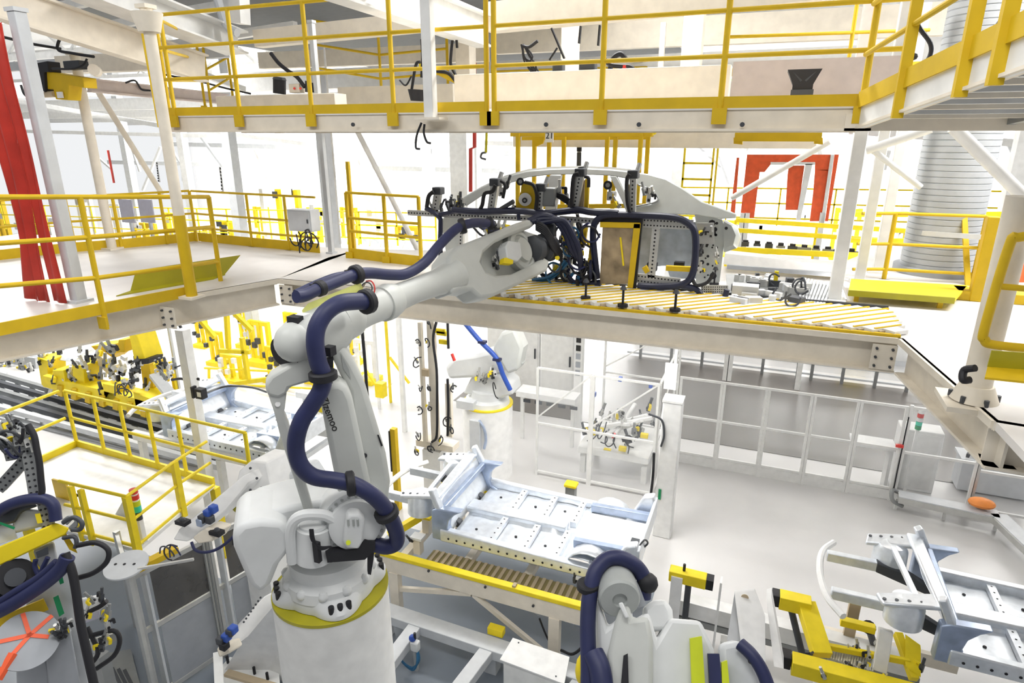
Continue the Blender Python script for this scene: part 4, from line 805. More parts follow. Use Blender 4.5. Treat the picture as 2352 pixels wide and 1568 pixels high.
# robot cables
def dr(pts,r,off,nm,m='navy'): return G().tube([U(px,py,off) for px,py in pts],r,14,5).out(nm,m,rb)
dr([(680,681),(700,678),(730,664),(770,648),(815,631),(850,627),(900,631),(935,628),(975,603),(1010,562),(1040,532),(1062,518),(1090,512),(1128,513)],.050,.0,'dress_cable'); dr([(680,674),(720,655),(765,637),(800,630)],.033,-.12,'dress_cable')
def drr(pts,r,nm,m='navy'): return G().tube([R_(px,py,k) for px,py,k in pts],r,14,5).out(nm,m,rb)
drr([(842,692,.16),(815,692,.22),(780,697,.30),(748,718,.36),(728,752,.40),(724,790,.42),(731,832,.42),(742,862,.42),(737,895,.42),(715,932,.42),(692,968,.42),(680,1010,.42),(682,1045,.42),(695,1075,.42),(722,1095,.42),(765,1102,.43),(805,1110,.46),(845,1130,.5),(875,1155,.5),(895,1185,.48),(910,1220,.45),(910,1245,.42),(890,1255,.4),(862,1250,.36)],.066,'dress_cable')
def clip(p,ax,r,nm='cable_clip'): p=V(p); ax=V(ax).normalized(); o=G().lathe(p-ax*.035,ax,[(r,0),(r*1.18,.012),(r*1.18,.058),(r,.07)],18).out(nm,'black',rb); G().box(p-ax.cross(V((0,0,1)))*r*1.1,(.06,.06,.06)).out('clip_screw','black',o); return o
clip(U(818,630),AX,.07); clip(U(1062,519),(1,.6,.3),.07); clip(R_(842,692,.16),U(842,692)-U(800,705),.085); clip(R_(742,862,.42),R_(740,880,.42)-R_(735,840,.42),.09); clip(R_(805,1110,.46),sx,.085); clip(R_(888,1178,.49),R_(895,1190,.48)-R_(880,1160,.5),.085)
clip(U(1125,513),(1,.6,.1),.065); clip(U(735,662),AX,.055)
G().prism([R_(*q,.33) for q in ((722,880),(728,868),(738,905),(730,925))],-hn*.05).out('cable_saddle','black',rb); G().prism([R_(*q,.36) for q in ((752,826),(766,822),(764,880),(752,884))],-hn*.06).out('cable_saddle','black',rb); G().box(R_(757,805,.33),(.07,.07,.07)).out('cable_saddle','black',rb)
G().prism([U(*q,.0) for q in ((694,712),(708,696),(828,648),(834,662),(716,714))],V((0,0,-.03))).out('cable_tray','palelime',rb); G().prism([U(*q,.03) for q in ((716,716),(834,664),(850,680),(740,724))],V((0,0,-.04))).out('tray_side','alu',rb,bevel=.01); G().box(U(680,740,.04),(.10,.08,.1)).out('connector','black',rb); G().box(U(696,734,.05),(.08,.07,.09)).out('connector','paper',rb)
for k in range(3): loop(rb,U(850,664,.03),.06+.01*k,['wood','dark','redl'][k],.006,rnd,'signal_lead')
for k in range(8): clamp_unit(gr,Y(rnd.uniform(1065,1180),rnd.uniform(515,545),yg+.05),rnd.uniform(.6,1.0),rnd)
for k in range(5): cab([(1080+k*14,520+rnd.uniform(-8,8)),(1110+k*12,540+rnd.uniform(-14,14)),(1140+k*8,525)],.016,yg,rnd.choice(['black','navy','dark']),'air_hose',8)
# wrist cable bundle into the gripper
for k,q in enumerate((0,8,-8)): G().tube([Y(1222+q,508,7.5),Y(1248,502+q,7.55),Y(1285+q,506,7.6),Y(1308+q,540,7.65),Y(1322+q,575,7.7),Y(1335,606+q,7.8)],.04,10,4).out('wrist_cable','navyd',rb)
for k in range(5): G().tube([Y(1232,510+k*4,7.5),Y(1252,520+k*5,7.45),Y(1268,545+k*6,7.5),Y(1290,580+k*5,7.7)],.02,8,4).out('wrist_hose','black',rb)
# ================================================================ LOWER BAY
def box_px(a,b,y,dep,name,m,parent=None,bevel=0): A=Y(*a,y);B=Y(*b,y); return G().span((A.x,y,min(A.z,B.z)),(B.x,y+dep,max(A.z,B.z))).out(name,m,parent,bevel=bevel)
# ---- guard fence across the right of the bay
YF=14.0
pxs=[1545,1640,1738,1838,1940,2045]
xs=[Y(px,1068+(px-1545)*.146,YF).x for px in pxs]
names=['first','second','third','fourth','fifth']
for i in range(5):
    a,b=xs[i],xs[i+1]; t=thing('safety_fence','%s clear panel of the white guard fence counted from the white machine post'%names[i],'fence',((a+b)/2,YF,0),'right guard fence')
    for x in (a+.03,b-.03): G().box((x,YF,1.08),(.055,.055,2.16)).out('post','white',t)
    for z in (.28,1.2,2.14): G().box(((a+b)/2,YF,z),(b-a,.045,.05)).out('rail','white',t)
    G().box(((a+b)/2,YF,1.2),(b-a-.08,.012,1.84)).out('pane','acrylic',t)
    G().box(((a+b)/2,YF,.13),(b-a-.06,.05,.22)).out('kick_board','white',t)
x0=xs[-1]
t=thing('safety_gate','clear fence door with black edge and red lock right of the last fence panel','door',(x0+.7,YF,0))
for x in (x0+.05,x0+1.35): G().box((x,YF,1.1),(.06,.06,2.2)).out('post','white',t)
for z in (.15,1.15,2.15): G().box((x0+.7,YF,z),(1.3,.05,.05)).out('rail','white',t)
G().box((x0+.7,YF,1.15),(1.25,.012,2)).out('pane','acrylic',t); G().box((x0+.02,YF-.04,1.0),(.02,.02,1.9)).out('edge_seal','black',t); G().box((x0-.04,YF-.06,1.3),(.14,.06,.06)).out('lock','redl',t)
for i in range(2):
    a=x0+1.4+i*1.3; t=thing('safety_fence',['clear fence panel just right of the fence door','clear fence panel at the right picture edge beyond the door'][i],'fence',(a+.6,YF,0))
    for x in (a,a+1.25): G().box((x,YF,1.1),(.06,.06,2.2)).out('post','alu',t)
    for z in (.15,1.0,2.15): G().box((a+.62,YF,z),(1.25,.05,.05)).out('rail','white',t)
    G().box((a+.62,YF,1.15),(1.2,.012,2)).out('pane','acrylic',t); G().bar((a+.1,YF,1.05),(a+.6,YF,2.1),.04,.04).out('brace','white',t)
t=thing('cable_trough','silver cable trough on short legs in front of the right fence','trough',Z(2180,1165,0))
a,b,c=Z(2062,1140,.3),Z(2292,1188,.3),Z(2400,1290,.3)
for p,q in ((a,b),(b,c)): G().bar(p,q,.34,.12).out('channel','alu',t); G().bar(p+V((0,0,.07)),q+V((0,0,.07)),.3,.02).out('lid','lgrey',t)
for p in (a,lerp(a,b,.5),b,c): G().box(p+V((0,0,-.17)),(.05,.05,.26)).out('leg','white',t)
G().tube([a+V((0,.1,.05)),a+V((-.12,0,.12)),a+V((-.1,-.1,-.05)),a+V((.1,-.1,-.15))],.04).out('hose_end','alud',t)
t=thing('control_cabinet','white control cabinet behind the fence door at right','cabinet',Y(2115,1050,14.6)); p=Y(2112,1045,14.6); G().span((p.x-.42,14.6,0),(p.x+.38,15.1,p.z+.55)).out('case','paper',t,bevel=.02); G().span((p.x-.36,14.58,.1),(p.x+.3,14.6,p.z+.48)).out('door','white',t)
p=Y(2005,1020,14.4); t=thing('white_desk','low white desk behind the fence left of the cabinet','desk',(p.x,14.4,0)); G().box((p.x,14.5,p.z),(.85,.5,.06)).out('top','paper',t); 
for q in (-.36,.36): G().box((p.x+q,14.5,p.z/2),(.06,.4,p.z)).out('leg','white',t)
p=Y(2108,985,14.3); t=thing('signal_tower','signal tower with green and red lamps above the fence door','signal lamp',(p.x,14.3,0)); G().box((p.x,14.3,p.z/2),(.06,.06,p.z)).out('pole','white',t)
for k,m in enumerate(('green','greenl','white','redl','white')): G().cyl((p.x,14.3,p.z+k*.09),(p.x,14.3,p.z+k*.09+.08),.06,n=12).out('lamp',m,t)
t=thing('test_bench','grey bench cluttered with small dark parts behind the right fence','bench',Y(2300,1060,15)); p=Y(2295,1065,15); G().box((p.x,15.2,p.z),(1.4,.6,.06)).out('top','lgrey',t); G().box((p.x,15.2,p.z/2),(1.3,.5,p.z-.1)).out('body','lgrey',t)
rnd=random.Random(6)
for k in range(22): G().box((p.x+rnd.uniform(-.6,.6),15.2+rnd.uniform(-.2,.2),p.z+.07),(.09,.06,.08),Matrix.Rotation(rnd.uniform(0,2),3,'Z')).out('small_part',rnd.choice(['dark','alu','black']),t)
p=Z(2255,1155,.5); G().ball(p,.17,12,(1.4,1,.6)).one('orange_bag','orangeskin','soft orange bag lying behind the cable trough','bag')
# ---- second far fence, seen below the long edge beam
Y2=21.0
t=thing('far_fence','far grey guard fence with dark posts below the long edge beam','fence',Y(1800,880,Y2))
A=Z(1420,800,0); 
for k,px in enumerate((1470,1540,1610,1668,1748,1828,1860,1930,2005,2078,2160)):
    p=Y(px,845+(px-1560)*.13,Y2); G().box((p.x,Y2,1.1),(.09,.09,2.2)).out('post','alud',t)
pa=Y(1440,830,Y2).x; pb=Y(2200,930,Y2).x
for z in (.2,.55,2.1): G().box(((pa+pb)/2,Y2,z),(pb-pa,.06,.06)).out('rail','lgrey',t)
G().box(((pa+pb)/2,Y2+.02,1.25),(pb-pa,.012,1.9)).out('pane','mesh',t)
rnd=random.Random(12)
for k,(px,l,m) in enumerate(((1480,'pale blue','zinc'),(1560,'white','paper'),(1640,'blue grey','zincd'),(1720,'cream','cream'),(1800,'white ribbed','paper'),(1890,'grey','lgrey'),(1960,'yellow trimmed','lemon'),(2050,'pale grey','lgrey'))):
    p=Y(px,850,23.5); t=thing('far_cabinet','%s far machine cabinet seen behind the far grey fence'%l,'cabinet',(p.x,23.5,0)); G().span((p.x-.5,23.5,0),(p.x+.5,24.2,2.0)).out('case','paper' if m=='lemon' else m,t); G().span((p.x-.4,23.46,.2),(p.x+.4,23.5,1.7)).out('door',m if m=='lemon' else 'white',t); G().box((p.x+.3,23.44,1),(.04,.04,.2)).out('handle','dark',t)
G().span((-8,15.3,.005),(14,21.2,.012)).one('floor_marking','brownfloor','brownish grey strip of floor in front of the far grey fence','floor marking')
# ---- clear enclosure and white cabinets in the middle distance
def glass_panel(label,a,b,y0,y1,ztop,name='clear_enclosure'):
    A=V((a,y0,0));B=V((b,y1,0)); t=thing(name,label,'panel',(A+B)/2); up=V((0,0,1))
    for p in (A,B): G().bar(p,p+up*ztop,.05,.05,(0,1,0)).out('post','white',t)
    for z in (.1,ztop*.5,ztop): G().bar(A+up*z,B+up*z,.045,.045).out('rail','white',t)
    G().prism([A+up*.1,B+up*.1,B+up*ztop,A+up*ztop],(0,.01,0)).out('pane','acrylic',t); G().bar(A+up*ztop*.55,B+up*ztop,.03,.03).out('brace','white',t)
pA=Z(1268,1190,0);pB=Z(1295,1200,0)
glass_panel('clear enclosure panel at the left front of the clamping station',-4.3,-3.1,12.2,12.2,2.6); glass_panel('clear enclosure panel along the front of the clamping station',-3.05,-1.7,12.2,12.2,2.6); glass_panel('clear enclosure panel on the right of the clamping station',-1.68,-1.66,12.3,14.5,2.6); glass_panel('clear enclosure panel behind the clamping station',-3.6,-1.7,15.5,15.5,2.9)
for k,(a,b,y,h,l) in enumerate(((1180,1238,16.5,3.0,'tall white cabinet right of the far robot hose'),(1240,1318,16.2,3.0,'tall white double door cabinet left of the black marker strip'),(1120,1178,17,3.0,'tall pale blue white cabinet behind the far robot'))):
    A=Y(a,880,y);B=Y(b,880,y); t=thing('white_cabinet',l,'cabinet',((A.x+B.x)/2,y,0)); G().span((A.x,y,0),(B.x,y+.8,h)).out('case','paper',t,bevel=.02); G().span((A.x+.05,y-.03,.15),(B.x-.05,y,h-.12)).out('door','white',t); G().box((B.x-.12,y-.05,h*.45),(.04,.04,.3)).out('handle','dark',t)
p=Y(1330,840,14.8); t=thing('marked_post','white post with a column of black marks below the edge beam','post',(p.x,14.8,0)); G().box((p.x,14.8,1.75),(.2,.2,3.5)).out('shaft','white',t)
for k in range(9): G().box((p.x,14.68,3.4-k*.22),(.12,.012,.15)).out('black_mark','ink' if k<6 else 'grey',t)
t=thing('low_conveyor','low white conveyor side with dark openings right of the far robot','conveyor',Y(1260,915,13.6)); A=Y(1185,905,13.6);B=Y(1320,932,13.6); z=A.z; G().span((A.x,13.6,z-.06),(B.x,14.1,z+.08)).out('side_beam','paper',t)
for k in range(5): G().box((A.x+.3+k*.3,13.58,z-.12),(.18,.03,.08)).out('dark_opening','dark',t)
for x in (A.x+.1,B.x-.1): G().box((x,13.8,(z-.06)/2),(.08,.08,z-.06)).out('leg','white',t)
# white machine post with green label
p=Y(1528,1150,11.0); t=thing('machine_post','broad white machine post with green label and black cable in the middle','post',(p.x,11,0)); zt=Y(1535,915,11).z
G().box((p.x,11,zt/2),(.34,.34,zt)).out('shaft','paper',t,bevel=.02); G().box((p.x,11,zt+.01),(.36,.36,.04)).out('cap','white',t); q=Y(1515,1135,10.82); G().box(q,(.05,.012,.22)).out('label_strip','green',t)
G().tube([Y(1502,1040,10.8),Y(1500,1090,10.8),Y(1495,1135,10.8)],.025).out('cable','black',t); G().tube([Y(1490,950,10.8),Y(1520,965,10.8),Y(1525,1000,10.8),Y(1518,1025,10.8)],.02).out('cable','dark',t)
q=Y(1540,870,11.1); G().box(q+V((0,0,.05)),(.22,.04,.5)).out('white_flag','paper',t); G().box(q+V((.06,.05,.4)),(.05,.05,1.1)).out('rear_stem','white',t)
# clamping fixture behind the car floor
p=Y(1430,1010,12.9); t=thing('clamping_fixture','low white fixture crowded with clamps, hoses and yellow blocks behind the enclosure','fixture',(p.x,12.9,0))
zt=p.z-.1; G().span((p.x-.95,12.6,zt-.25),(p.x+.65,14.2,zt-.1)).out('table','white',t,bevel=.01)
for a in (-.85,.55):
    for b in (12.75,14.0): G().box((p.x+a,b,(zt-.25)/2),(.12,.12,zt-.25)).out('leg','white',t)
rnd=random.Random(31)
for k in range(26): clamp_unit(t,(p.x+rnd.uniform(-.9,.6),12.7+rnd.uniform(0,1.4),zt+rnd.uniform(-.05,.5)),rnd.uniform(.8,1.6),rnd)
for k in range(6): G().bar((p.x+rnd.uniform(-.8,-.1),12.8+rnd.uniform(0,1.2),zt),(p.x+rnd.uniform(-.1,.6),12.9+rnd.uniform(0,1.2),zt+rnd.uniform(.1,.7)),.09,.09).out('white_arm','paper',t,bevel=.02)
for k,(px,py,m) in enumerate(((1480,1000,'lemon'),(1430,1030,'lemon'),(1395,1035,'lemon'),(1410,1000,'redl'),(1425,870,'blue'),(1495,885,'blue'),(1365,905,'blue'))): G().box(Y(px,py,12.7),(.16 if m=='lemon' else .07,.1,.09)).out('colour_block',m,t)
for k in range(6): loop(t,(p.x+rnd.uniform(-.8,.5),12.6,zt+rnd.uniform(.0,.6)),rnd.uniform(.1,.2),rnd.choice(['dark','black']),.014,rnd)
t=thing('yellow_tool_block','yellow topped tool block behind the car floor under the enclosure','tool',Y(1315,1130,10.3)); q=Y(1312,1112,10.3); G().box(q,(.24,.2,.07)).out('cover','lemon',t,bevel=.02); G().span((q.x-.09,10.22,0),(q.x+.09,10.38,q.z-.03)).out('stem','alud',t)
# ---- far robot on its pedestal
pb=Y(1122,1100,11.9); pc=V((pb.x,11.9,0)); zt=Y(1122,925,11.9).z
t=thing('robot_pedestal','broad white pedestal of the far robot behind the car floor','pedestal',pc); G().cyl(pc,pc+V((0,0,zt)),.56,n=40).out('drum','paper',t); G().cyl(pc+V((0,0,zt)),pc+V((0,0,zt+.03)),.57,n=40).out('top_plate','lemon',t)
r2=thing('industrial_robot','far white robot folded on the pedestal under the edge beam, with blue hose','robot',pc+V((0,0,zt)))
G().lathe(pc+V((0,0,zt+.03)),(0,0,1),[(.5,0),(.48,.1),(.36,.13),(.34,.3)],32).out('base_casting','robotw',r2)
def F2(px,py,o=0): return Y(px,py,11.6+o)
G().prism([F2(*q,.1) for q in ((1062,905),(1085,860),(1130,850),(1175,880),(1180,905),(1150,915))],(0,.5,0)).out('carousel','robotw',r2,bevel=.05)
G().prism([F2(*q) for q in ((1020,845),(1040,822),(1090,815),(1150,800),(1175,820),(1168,850),(1110,868),(1060,870),(1030,872))],(0,.5,0)).out('upper_arm','robotw',r2,bevel=.08)
G().prism([F2(*q,-.05) for q in ((1130,800),(1150,765),(1180,755),(1200,800),(1190,850),(1165,860))],(0,.4,0)).out('lower_arm','robot',r2,bevel=.06); G().prism([F2(*q,.1) for q in ((1170,838),(1185,825),(1200,835),(1185,852))],(0,.2,0)).out('motor','robotd',r2)
G().tube([F2(1064,737,-.3),F2(1100,780,-.3),F2(1140,822,-.3),F2(1155,860,-.25),F2(1172,895,-.2)],.05,12).out('dress_hose','blue',r2)
for a in ((1108,785),(1142,825)): G().box(F2(*a,-.3),(.16,.12,.05)).out('hose_clip','navy',r2)
rnd=random.Random(14)
for k in range(7): clamp_unit(r2,F2(1120+rnd.uniform(-22,20),865+rnd.uniform(-10,12),-.1),1.1,rnd,'connector')
loop(r2,F2(1140,895,-.2),.16,'black',.012,rnd); G().span((F2(1062,915).x,11.3,F2(1062,925).z),(F2(1100,915).x,11.5,F2(1062,908).z)).out('terminal_box','lgrey',r2)
G().tube([F2(1100,965,-.3),F2(1112,985,-.3),F2(1116,1010,-.3),F2(1112,1030,-.3)],.03).out('lead','zincd',r2); box_px((1078,965),(1102,1035),11.25,.1,'junction_box','lgrey',r2)
# ---- spare tool hanging on the rack
t=thing('spare_tool','beige vertical spare tool with black hoses and hooked clamps under the edge beam','tool',Y(1000,1030,10.2))
yt=10.2
for a,b,w in (((990,735),(985,1020),.16),((1030,880),(1022,1000),.12),((965,740),(962,1010),.07)): 
    A=Y(*a,yt);B=Y(*b,yt); G().bar(A,V((A.x,yt,B.z)),w,.08,(0,1,0)).out('upright','cream',t)
box_px((955,1010),(1040,1040),yt,.3,'foot_block','cream',t); A=Y(985,1040,yt); G().span((A.x-.15,yt,0),(A.x+.25,yt+.3,A.z+.05)).out('stand','white',t)
for pts in (((1003,735),(995,780),(1003,850),(1004,930),(1003,1000),(992,1015)),((1028,735),(1030,800)),((1028,870),(1030,940),(1028,1000))): G().tube([Y(*q,yt-.12) for q in pts],.026).out('hose','black',t)
rnd=random.Random(17)
for k,(px,py) in enumerate(((985,742),(960,785),(980,785),(958,830),(965,890),(985,892),(1040,890),(962,940),(985,935),(1025,965),(960,1000),(1035,985),(1010,1010),(955,1035),(990,1030))):
    clamp_unit(t,Y(px,py,yt-.08),rnd.uniform(.5,.8),rnd); loop(t,Y(px+4,py,yt-.1),rnd.uniform(.05,.09),'black',.012,rnd)
for q in ((1015,765),(1020,785),(1012,760)): G().box(Y(*q,yt-.05),(.2,.06,.08)).out('yellow_block','lemon',t)
G().box(Y(978,855,yt-.05),(.14,.08,.14)).out('motor','wood',t); G().cyl(Y(1038,812,yt-.05),Y(1044,828,yt-.05),.03,n=8).out('red_cap','redl',t)
# posts near it
for px,py,y,w,l,m in ((925,900,13.0,.10,'thin white fence post left of the spare tool','white'),(868,880,14,.07,'thin white post behind the robot lower arm','white'),(895,880,14.5,.06,'slim yellow post behind the robot lower arm','lemon')):
    q=Y(px,py,y); G().box((q.x,y,1.6),(w,w,3.2)).one('fence_post',m,l,'post')
q=Y(912,1110,9.8); t=thing('yellow_guard_post','yellow guard post with black edge right of the robot arm','post',(q.x,9.8,0)); zt=Y(912,985,9.8).z; G().box((q.x,9.8,zt/2),(.11,.11,zt)).out('shaft','yellow',t); G().box((q.x-.07,9.76,zt-.5),(.035,.05,.9)).out('black_edge','black',t)
A=Y(832,760,10.5); t=G().tube([A,Y(838,830,10.5),Y(843,900,10.5),Y(846,925,10.5)],.035,10,3).one('hanging_cable','black','thick black cable hanging behind the robot elbow','cable')
for k,(a,b) in enumerate((((840,850),(895,930)),((895,820),(940,880)),((850,925),(900,880)))): G().bar(Y(*a,15),Y(*b,15),.07,.05).one('far_brace','lemon' if k<2 else 'white',['thin yellow brace behind the robot arm above the black cable end','yellow brace right of the slim yellow post','thin white brace crossing behind the slim yellow post'][k],'brace')
box_px((860,880),(880,915),12.5,.2,'x','lemon').name='yellow_valve_box'
o=bpy.data.objects['yellow_valve_box']; o['label']='small yellow box behind the lower end of the hanging black cable'; o['category']='box'
# pale wall screen behind this part
G().span((Y(640,850,19).x,19,0),(Y(960,850,19).x,19.2,3.6)).one('white_screen','paper','large blank white screen wall behind the robot arm','screen')
# ---------------------------------------------------------------- car floor (front points to -x); built once, copied twice
def make_car():
    c=thing('car_floor','silver car floor pan with front rails riding on the middle conveyor, behind the large robot','car floor',(0,0,0))
    def b(name,m='zinc',**k): return lambda g: g.out(name,m,c,**k)
    g=G(); rows=[]
    for i in range(29):
        x=1.5+i*.1; rows.append([V((x,-.74+j*.074, .0 + (.10 if abs(j-10)<2 and x<3.1 else 0) + (.11 if x>3.35 else 0) - (.012*((i%3)==1)))) for j in range(21)])
    g.surf(rows); g.out('floor_panel','zinc',c,solid=.01)
    for x,h in ((2.15,.09),(2.7,.08),(3.2,.12),(3.75,.17)):
        g=G()
        for s in (-1,1): g.m=0; perf(g,V((x,s*.12,.05)),V((x,s*.78,.05)),.10,h*.8,(0,0,1),.11,.014)
        g.out('cross_member',['zinc','hole'],c)
    G().prism([V((1.45,-.14,.02)),V((3.15,-.10,.02)),V((3.15,.10,.02)),V((1.45,.14,.02))],(0,0,.11)).out('tunnel','zinc',c,bevel=.03)
    for s in (-1,1):
        G().prism([V((1.35,s*.76,-.08)),V((3.9,s*.76,-.08)),V((3.9,s*.76,.09)),V((1.35,s*.76,.13))],(0,s*.12,0)).out('sill','zinc',c,bevel=.02)
        g=G()
        for k in range(17): g.cyl(V((1.5+k*.14,s*.882,.0)),V((1.5+k*.14,s*.886,.0)),.018,n=8)
        g.out('sill_hole','hole',c)
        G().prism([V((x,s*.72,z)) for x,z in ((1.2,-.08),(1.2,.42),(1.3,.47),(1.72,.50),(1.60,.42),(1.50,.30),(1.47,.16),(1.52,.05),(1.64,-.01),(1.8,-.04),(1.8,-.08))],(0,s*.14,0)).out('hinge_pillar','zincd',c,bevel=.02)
        G().bar(V((1.32,s*.79,.44)),V((1.18,s*.76,.74)),.12,.10).out('pillar_stub','zinc',c,bevel=.02)
        G().bar(V((.08,s*.42,.22)),V((.75,s*.42,.22)),.1,.14).out('front_rail','zinc',c,bevel=.012)
        G().prism([V((.7,s*.36,.15)),V((.7,s*.36,.30)),V((1.1,s*.36,.22)),V((1.5,s*.36,.02)),V((1.5,s*.36,-.08)),V((1.05,s*.36,.05))],(0,s*.12,0)).out('rail_bend','dark',c,bevel=.015)
        g=G(); g.lathe(V((.88,s*.60,.18)),(0,0,1),[(.22,0),(.21,.25),(.17,.33),(.08,.36),(.03,.35)],24); g.out('strut_tower','zinc',c)
        G().prism([V((.55,s*.56,.42)),V((1.2,s*.50,.55)),V((1.28,s*.78,.58)),V((.6,s*.78,.44))],(0,0,.06)).out('apron','zinc',c,bevel=.02)
        for k in range(5): G().cyl(V((.62+k*.13,s*.7,.44+k*.022)),V((.62+k*.13,s*.7,.515+k*.022)),.022,n=8).out('apron_stud','dark',c)
        g=G(); rows=[]
        for i in range(9): a=PI*i/8; rows.append([V((3.68-.30*math.cos(a),s*y,.03+.23*math.sin(a))) for y in (.46,.62,.80)])
        g.surf(rows); g.out('wheelhouse','zinc',c,solid=.015)
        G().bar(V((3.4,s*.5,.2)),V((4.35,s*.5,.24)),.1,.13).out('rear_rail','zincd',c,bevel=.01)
        G().prism([V((4.0,s*.6,.1)),V((4.4,s*.6,.1)),V((4.36,s*.6,.55)),V((4.2,s*.6,.5))],(0,s*.16,0)).out('rear_corner','zinc',c,bevel=.03)
    g=G(); rows=[]
    for i in range(7):
        u=i/6; rows.append([V((1.45-.2*u-.12*math.sin(PI*j/10)*u, -.72+.144*j, .0+.52*u)) for j in range(11)])
    g.surf(rows); g.out('bulkhead','zinc',c,solid=.012)
    G().prism([V((1.16,-.78,.56)),V((1.31,-.78,.56)),V((1.24,.78,.56)),V((1.06,.78,.56))],(0,0,.07)).out('cowl','zinc',c,bevel=.025)
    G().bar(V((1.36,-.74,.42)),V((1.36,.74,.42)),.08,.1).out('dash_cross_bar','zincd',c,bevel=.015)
    G().tube([V((.2,-.82,.2)),V((.03,-.5,.21)),V((-.03,0,.22)),V((.03,.5,.21)),V((.2,.82,.2))],.045,8).out('bumper_beam','paper',c)
    G().prism([V((3.4,-.42,.12)),V((4.3,-.42,.14)),V((4.3,.42,.14)),V((3.4,.42,.12))],(0,0,.02)).out('rear_floor','paper',c)
    G().box(V((4.38,0,.3)),(.05,1.5,.34)).out('tail_panel','zinc',c,bevel=.015)
    G().bar(V((1.0,-.70,.52)),V((.86,.70,.50)),.07,.06).out('cowl_brace','zinc',c,bevel=.01)
    G().box(V((4.26,-.45,.165)),(.16,.34,.03)).out('rear_opening','dark',c); G().box(V((4.28,-.2,.18)),(.1,.12,.06)).out('rear_bracket','wood',c)
    G().tube([V((4.3,-.5,.2)),V((4.35,-.62,.42)),V((4.42,-.5,.5)),V((4.45,-.36,.36)),V((4.36,-.3,.2))],.014,8).out('wire_hoop','dark',c)
    for k in range(4): G().box(V((4.24,-.3+.05*k,.2)),(.12,.05,.08)).out('tail_clip','dark',c)
    for x,y in ((1.8,-.5),(1.8,.5),(2.45,-.45),(2.45,.45),(2.95,.5),(2.95,-.5),(3.5,.3),(3.55,-.35)): G().cyl(V((x,y,.0)),V((x,y,.125 if x>3.3 else .016)),.022,n=8).out('plug','hole',c)
    return c
CZZ=1.46
car1=make_car(); car1.location=(-5.55,8.32,CZZ)
car2=dup(car1,(1.22,8.42,CZZ),'silver car floor front end on the yellow fixture at the bottom right')
car3=dup(car1,(-12.3,9.2,CZZ+.1),'silver blue car floor waiting behind the yellow platform at left')
# far left sheet part above the tooling
t=thing('roof_panel','pale blue sheet part lying on the yellow tooling under the left edge beam','sheet part',Y(120,815,10.6)); G().prism([Y(50,800,10.6),Y(190,812,10.6),Y(170,832,10.4),Y(60,818,10.4)],(0,.5,.06)).out('panel','zinc',t,bevel=.02)
# ---------------------------------------------------------------- middle conveyor
t=thing('car_conveyor','long cream conveyor frame with yellow top rail under the middle car floor','conveyor',(-3.4,7.2,0))
xa,xb=-5.2,-1.55
G().span((xa,7.06,1.13),(xb,7.18,1.20)).out('yellow_rail','lemon',t,bevel=.01); G().span((xa,9.35,1.13),(xb,9.47,1.20)).out('yellow_rail','lemon',t)
G().span((xa,7.08,.86),(xb-.0,7.16,1.13)).out('side_plate','cream',t); G().span((xa,9.37,.86),(xb,9.45,1.13)).out('side_plate','cream',t)
G().span((-4.35,7.2,1.10),(xb,7.5,1.14)).out('belt_bed','belt',t)
g=G()
for k in range(26): g.span((-4.3+k*.105,7.22,1.13),(-4.25+k*.105,7.5,1.155))
g.out('belt_slats','wood',t)
for x in (-4.85,-2.2):
    for y in (7.12,9.41): G().box((x,y,.43),(.16,.12,.86)).out('leg','cream',t); G().box((x,y,.015),(.3,.3,.03)).out('foot','cream',t)
G().bar((-4.8,7.12,.55),(-3.5,7.12,.86),.06,.07).out('brace','cream',t); G().bar((-3.5,7.12,.86),(-2.25,7.12,.1),.06,.07).out('brace','cream',t)
for k in range(4): G().bar((xa+.4+k*1.0,7.16,1.0),(xa+.4+k*1.0,9.38,1.0),.12,.12).out('cross_beam','cream',t)
for px,py in ((985,1310),(1115,1347),(1225,1390)): p=Y(px,py,7.07); G().cyl(p,p+V((0,-.02,0)),.02,n=8).out('bolt','dark',t)
p=Y(1178,1338,7.05); G().box((p.x,7.12,1.215),(.05,.08,.03)).out('hook_eye','wood',t)
# lift heads and rests between conveyor and car
rnd=random.Random(23)
for k,(x,y,l) in enumerate(((-4.6,7.45,'white locating stand under the front left corner of the middle car floor'),(-4.75,8.0,'yellow and white locating stand near the robot under the middle car nose'),(-4.4,9.1,'far locating stand under the middle car nose'),(-1.9,7.5,'locating stand under the rear of the middle car floor'))):
    t=thing('locating_stand',l,'stand',(x,y,1.06)); G().span((x-.06,y-.06,1.06),(x+.06,y+.06,1.34)).out('column','cream',t); G().box((x,y,1.35),(.2,.16,.04)).out('rest','lemon' if k in (1,2) else 'white',t); clamp_unit(t,(x-.12,y-.05,1.3),.8,rnd)
    if k==1: G().bar((x-.5,y-.4,1.1),(x+.1,y+.2,1.45),.1,.12).out('yellow_strut','lemon',t)
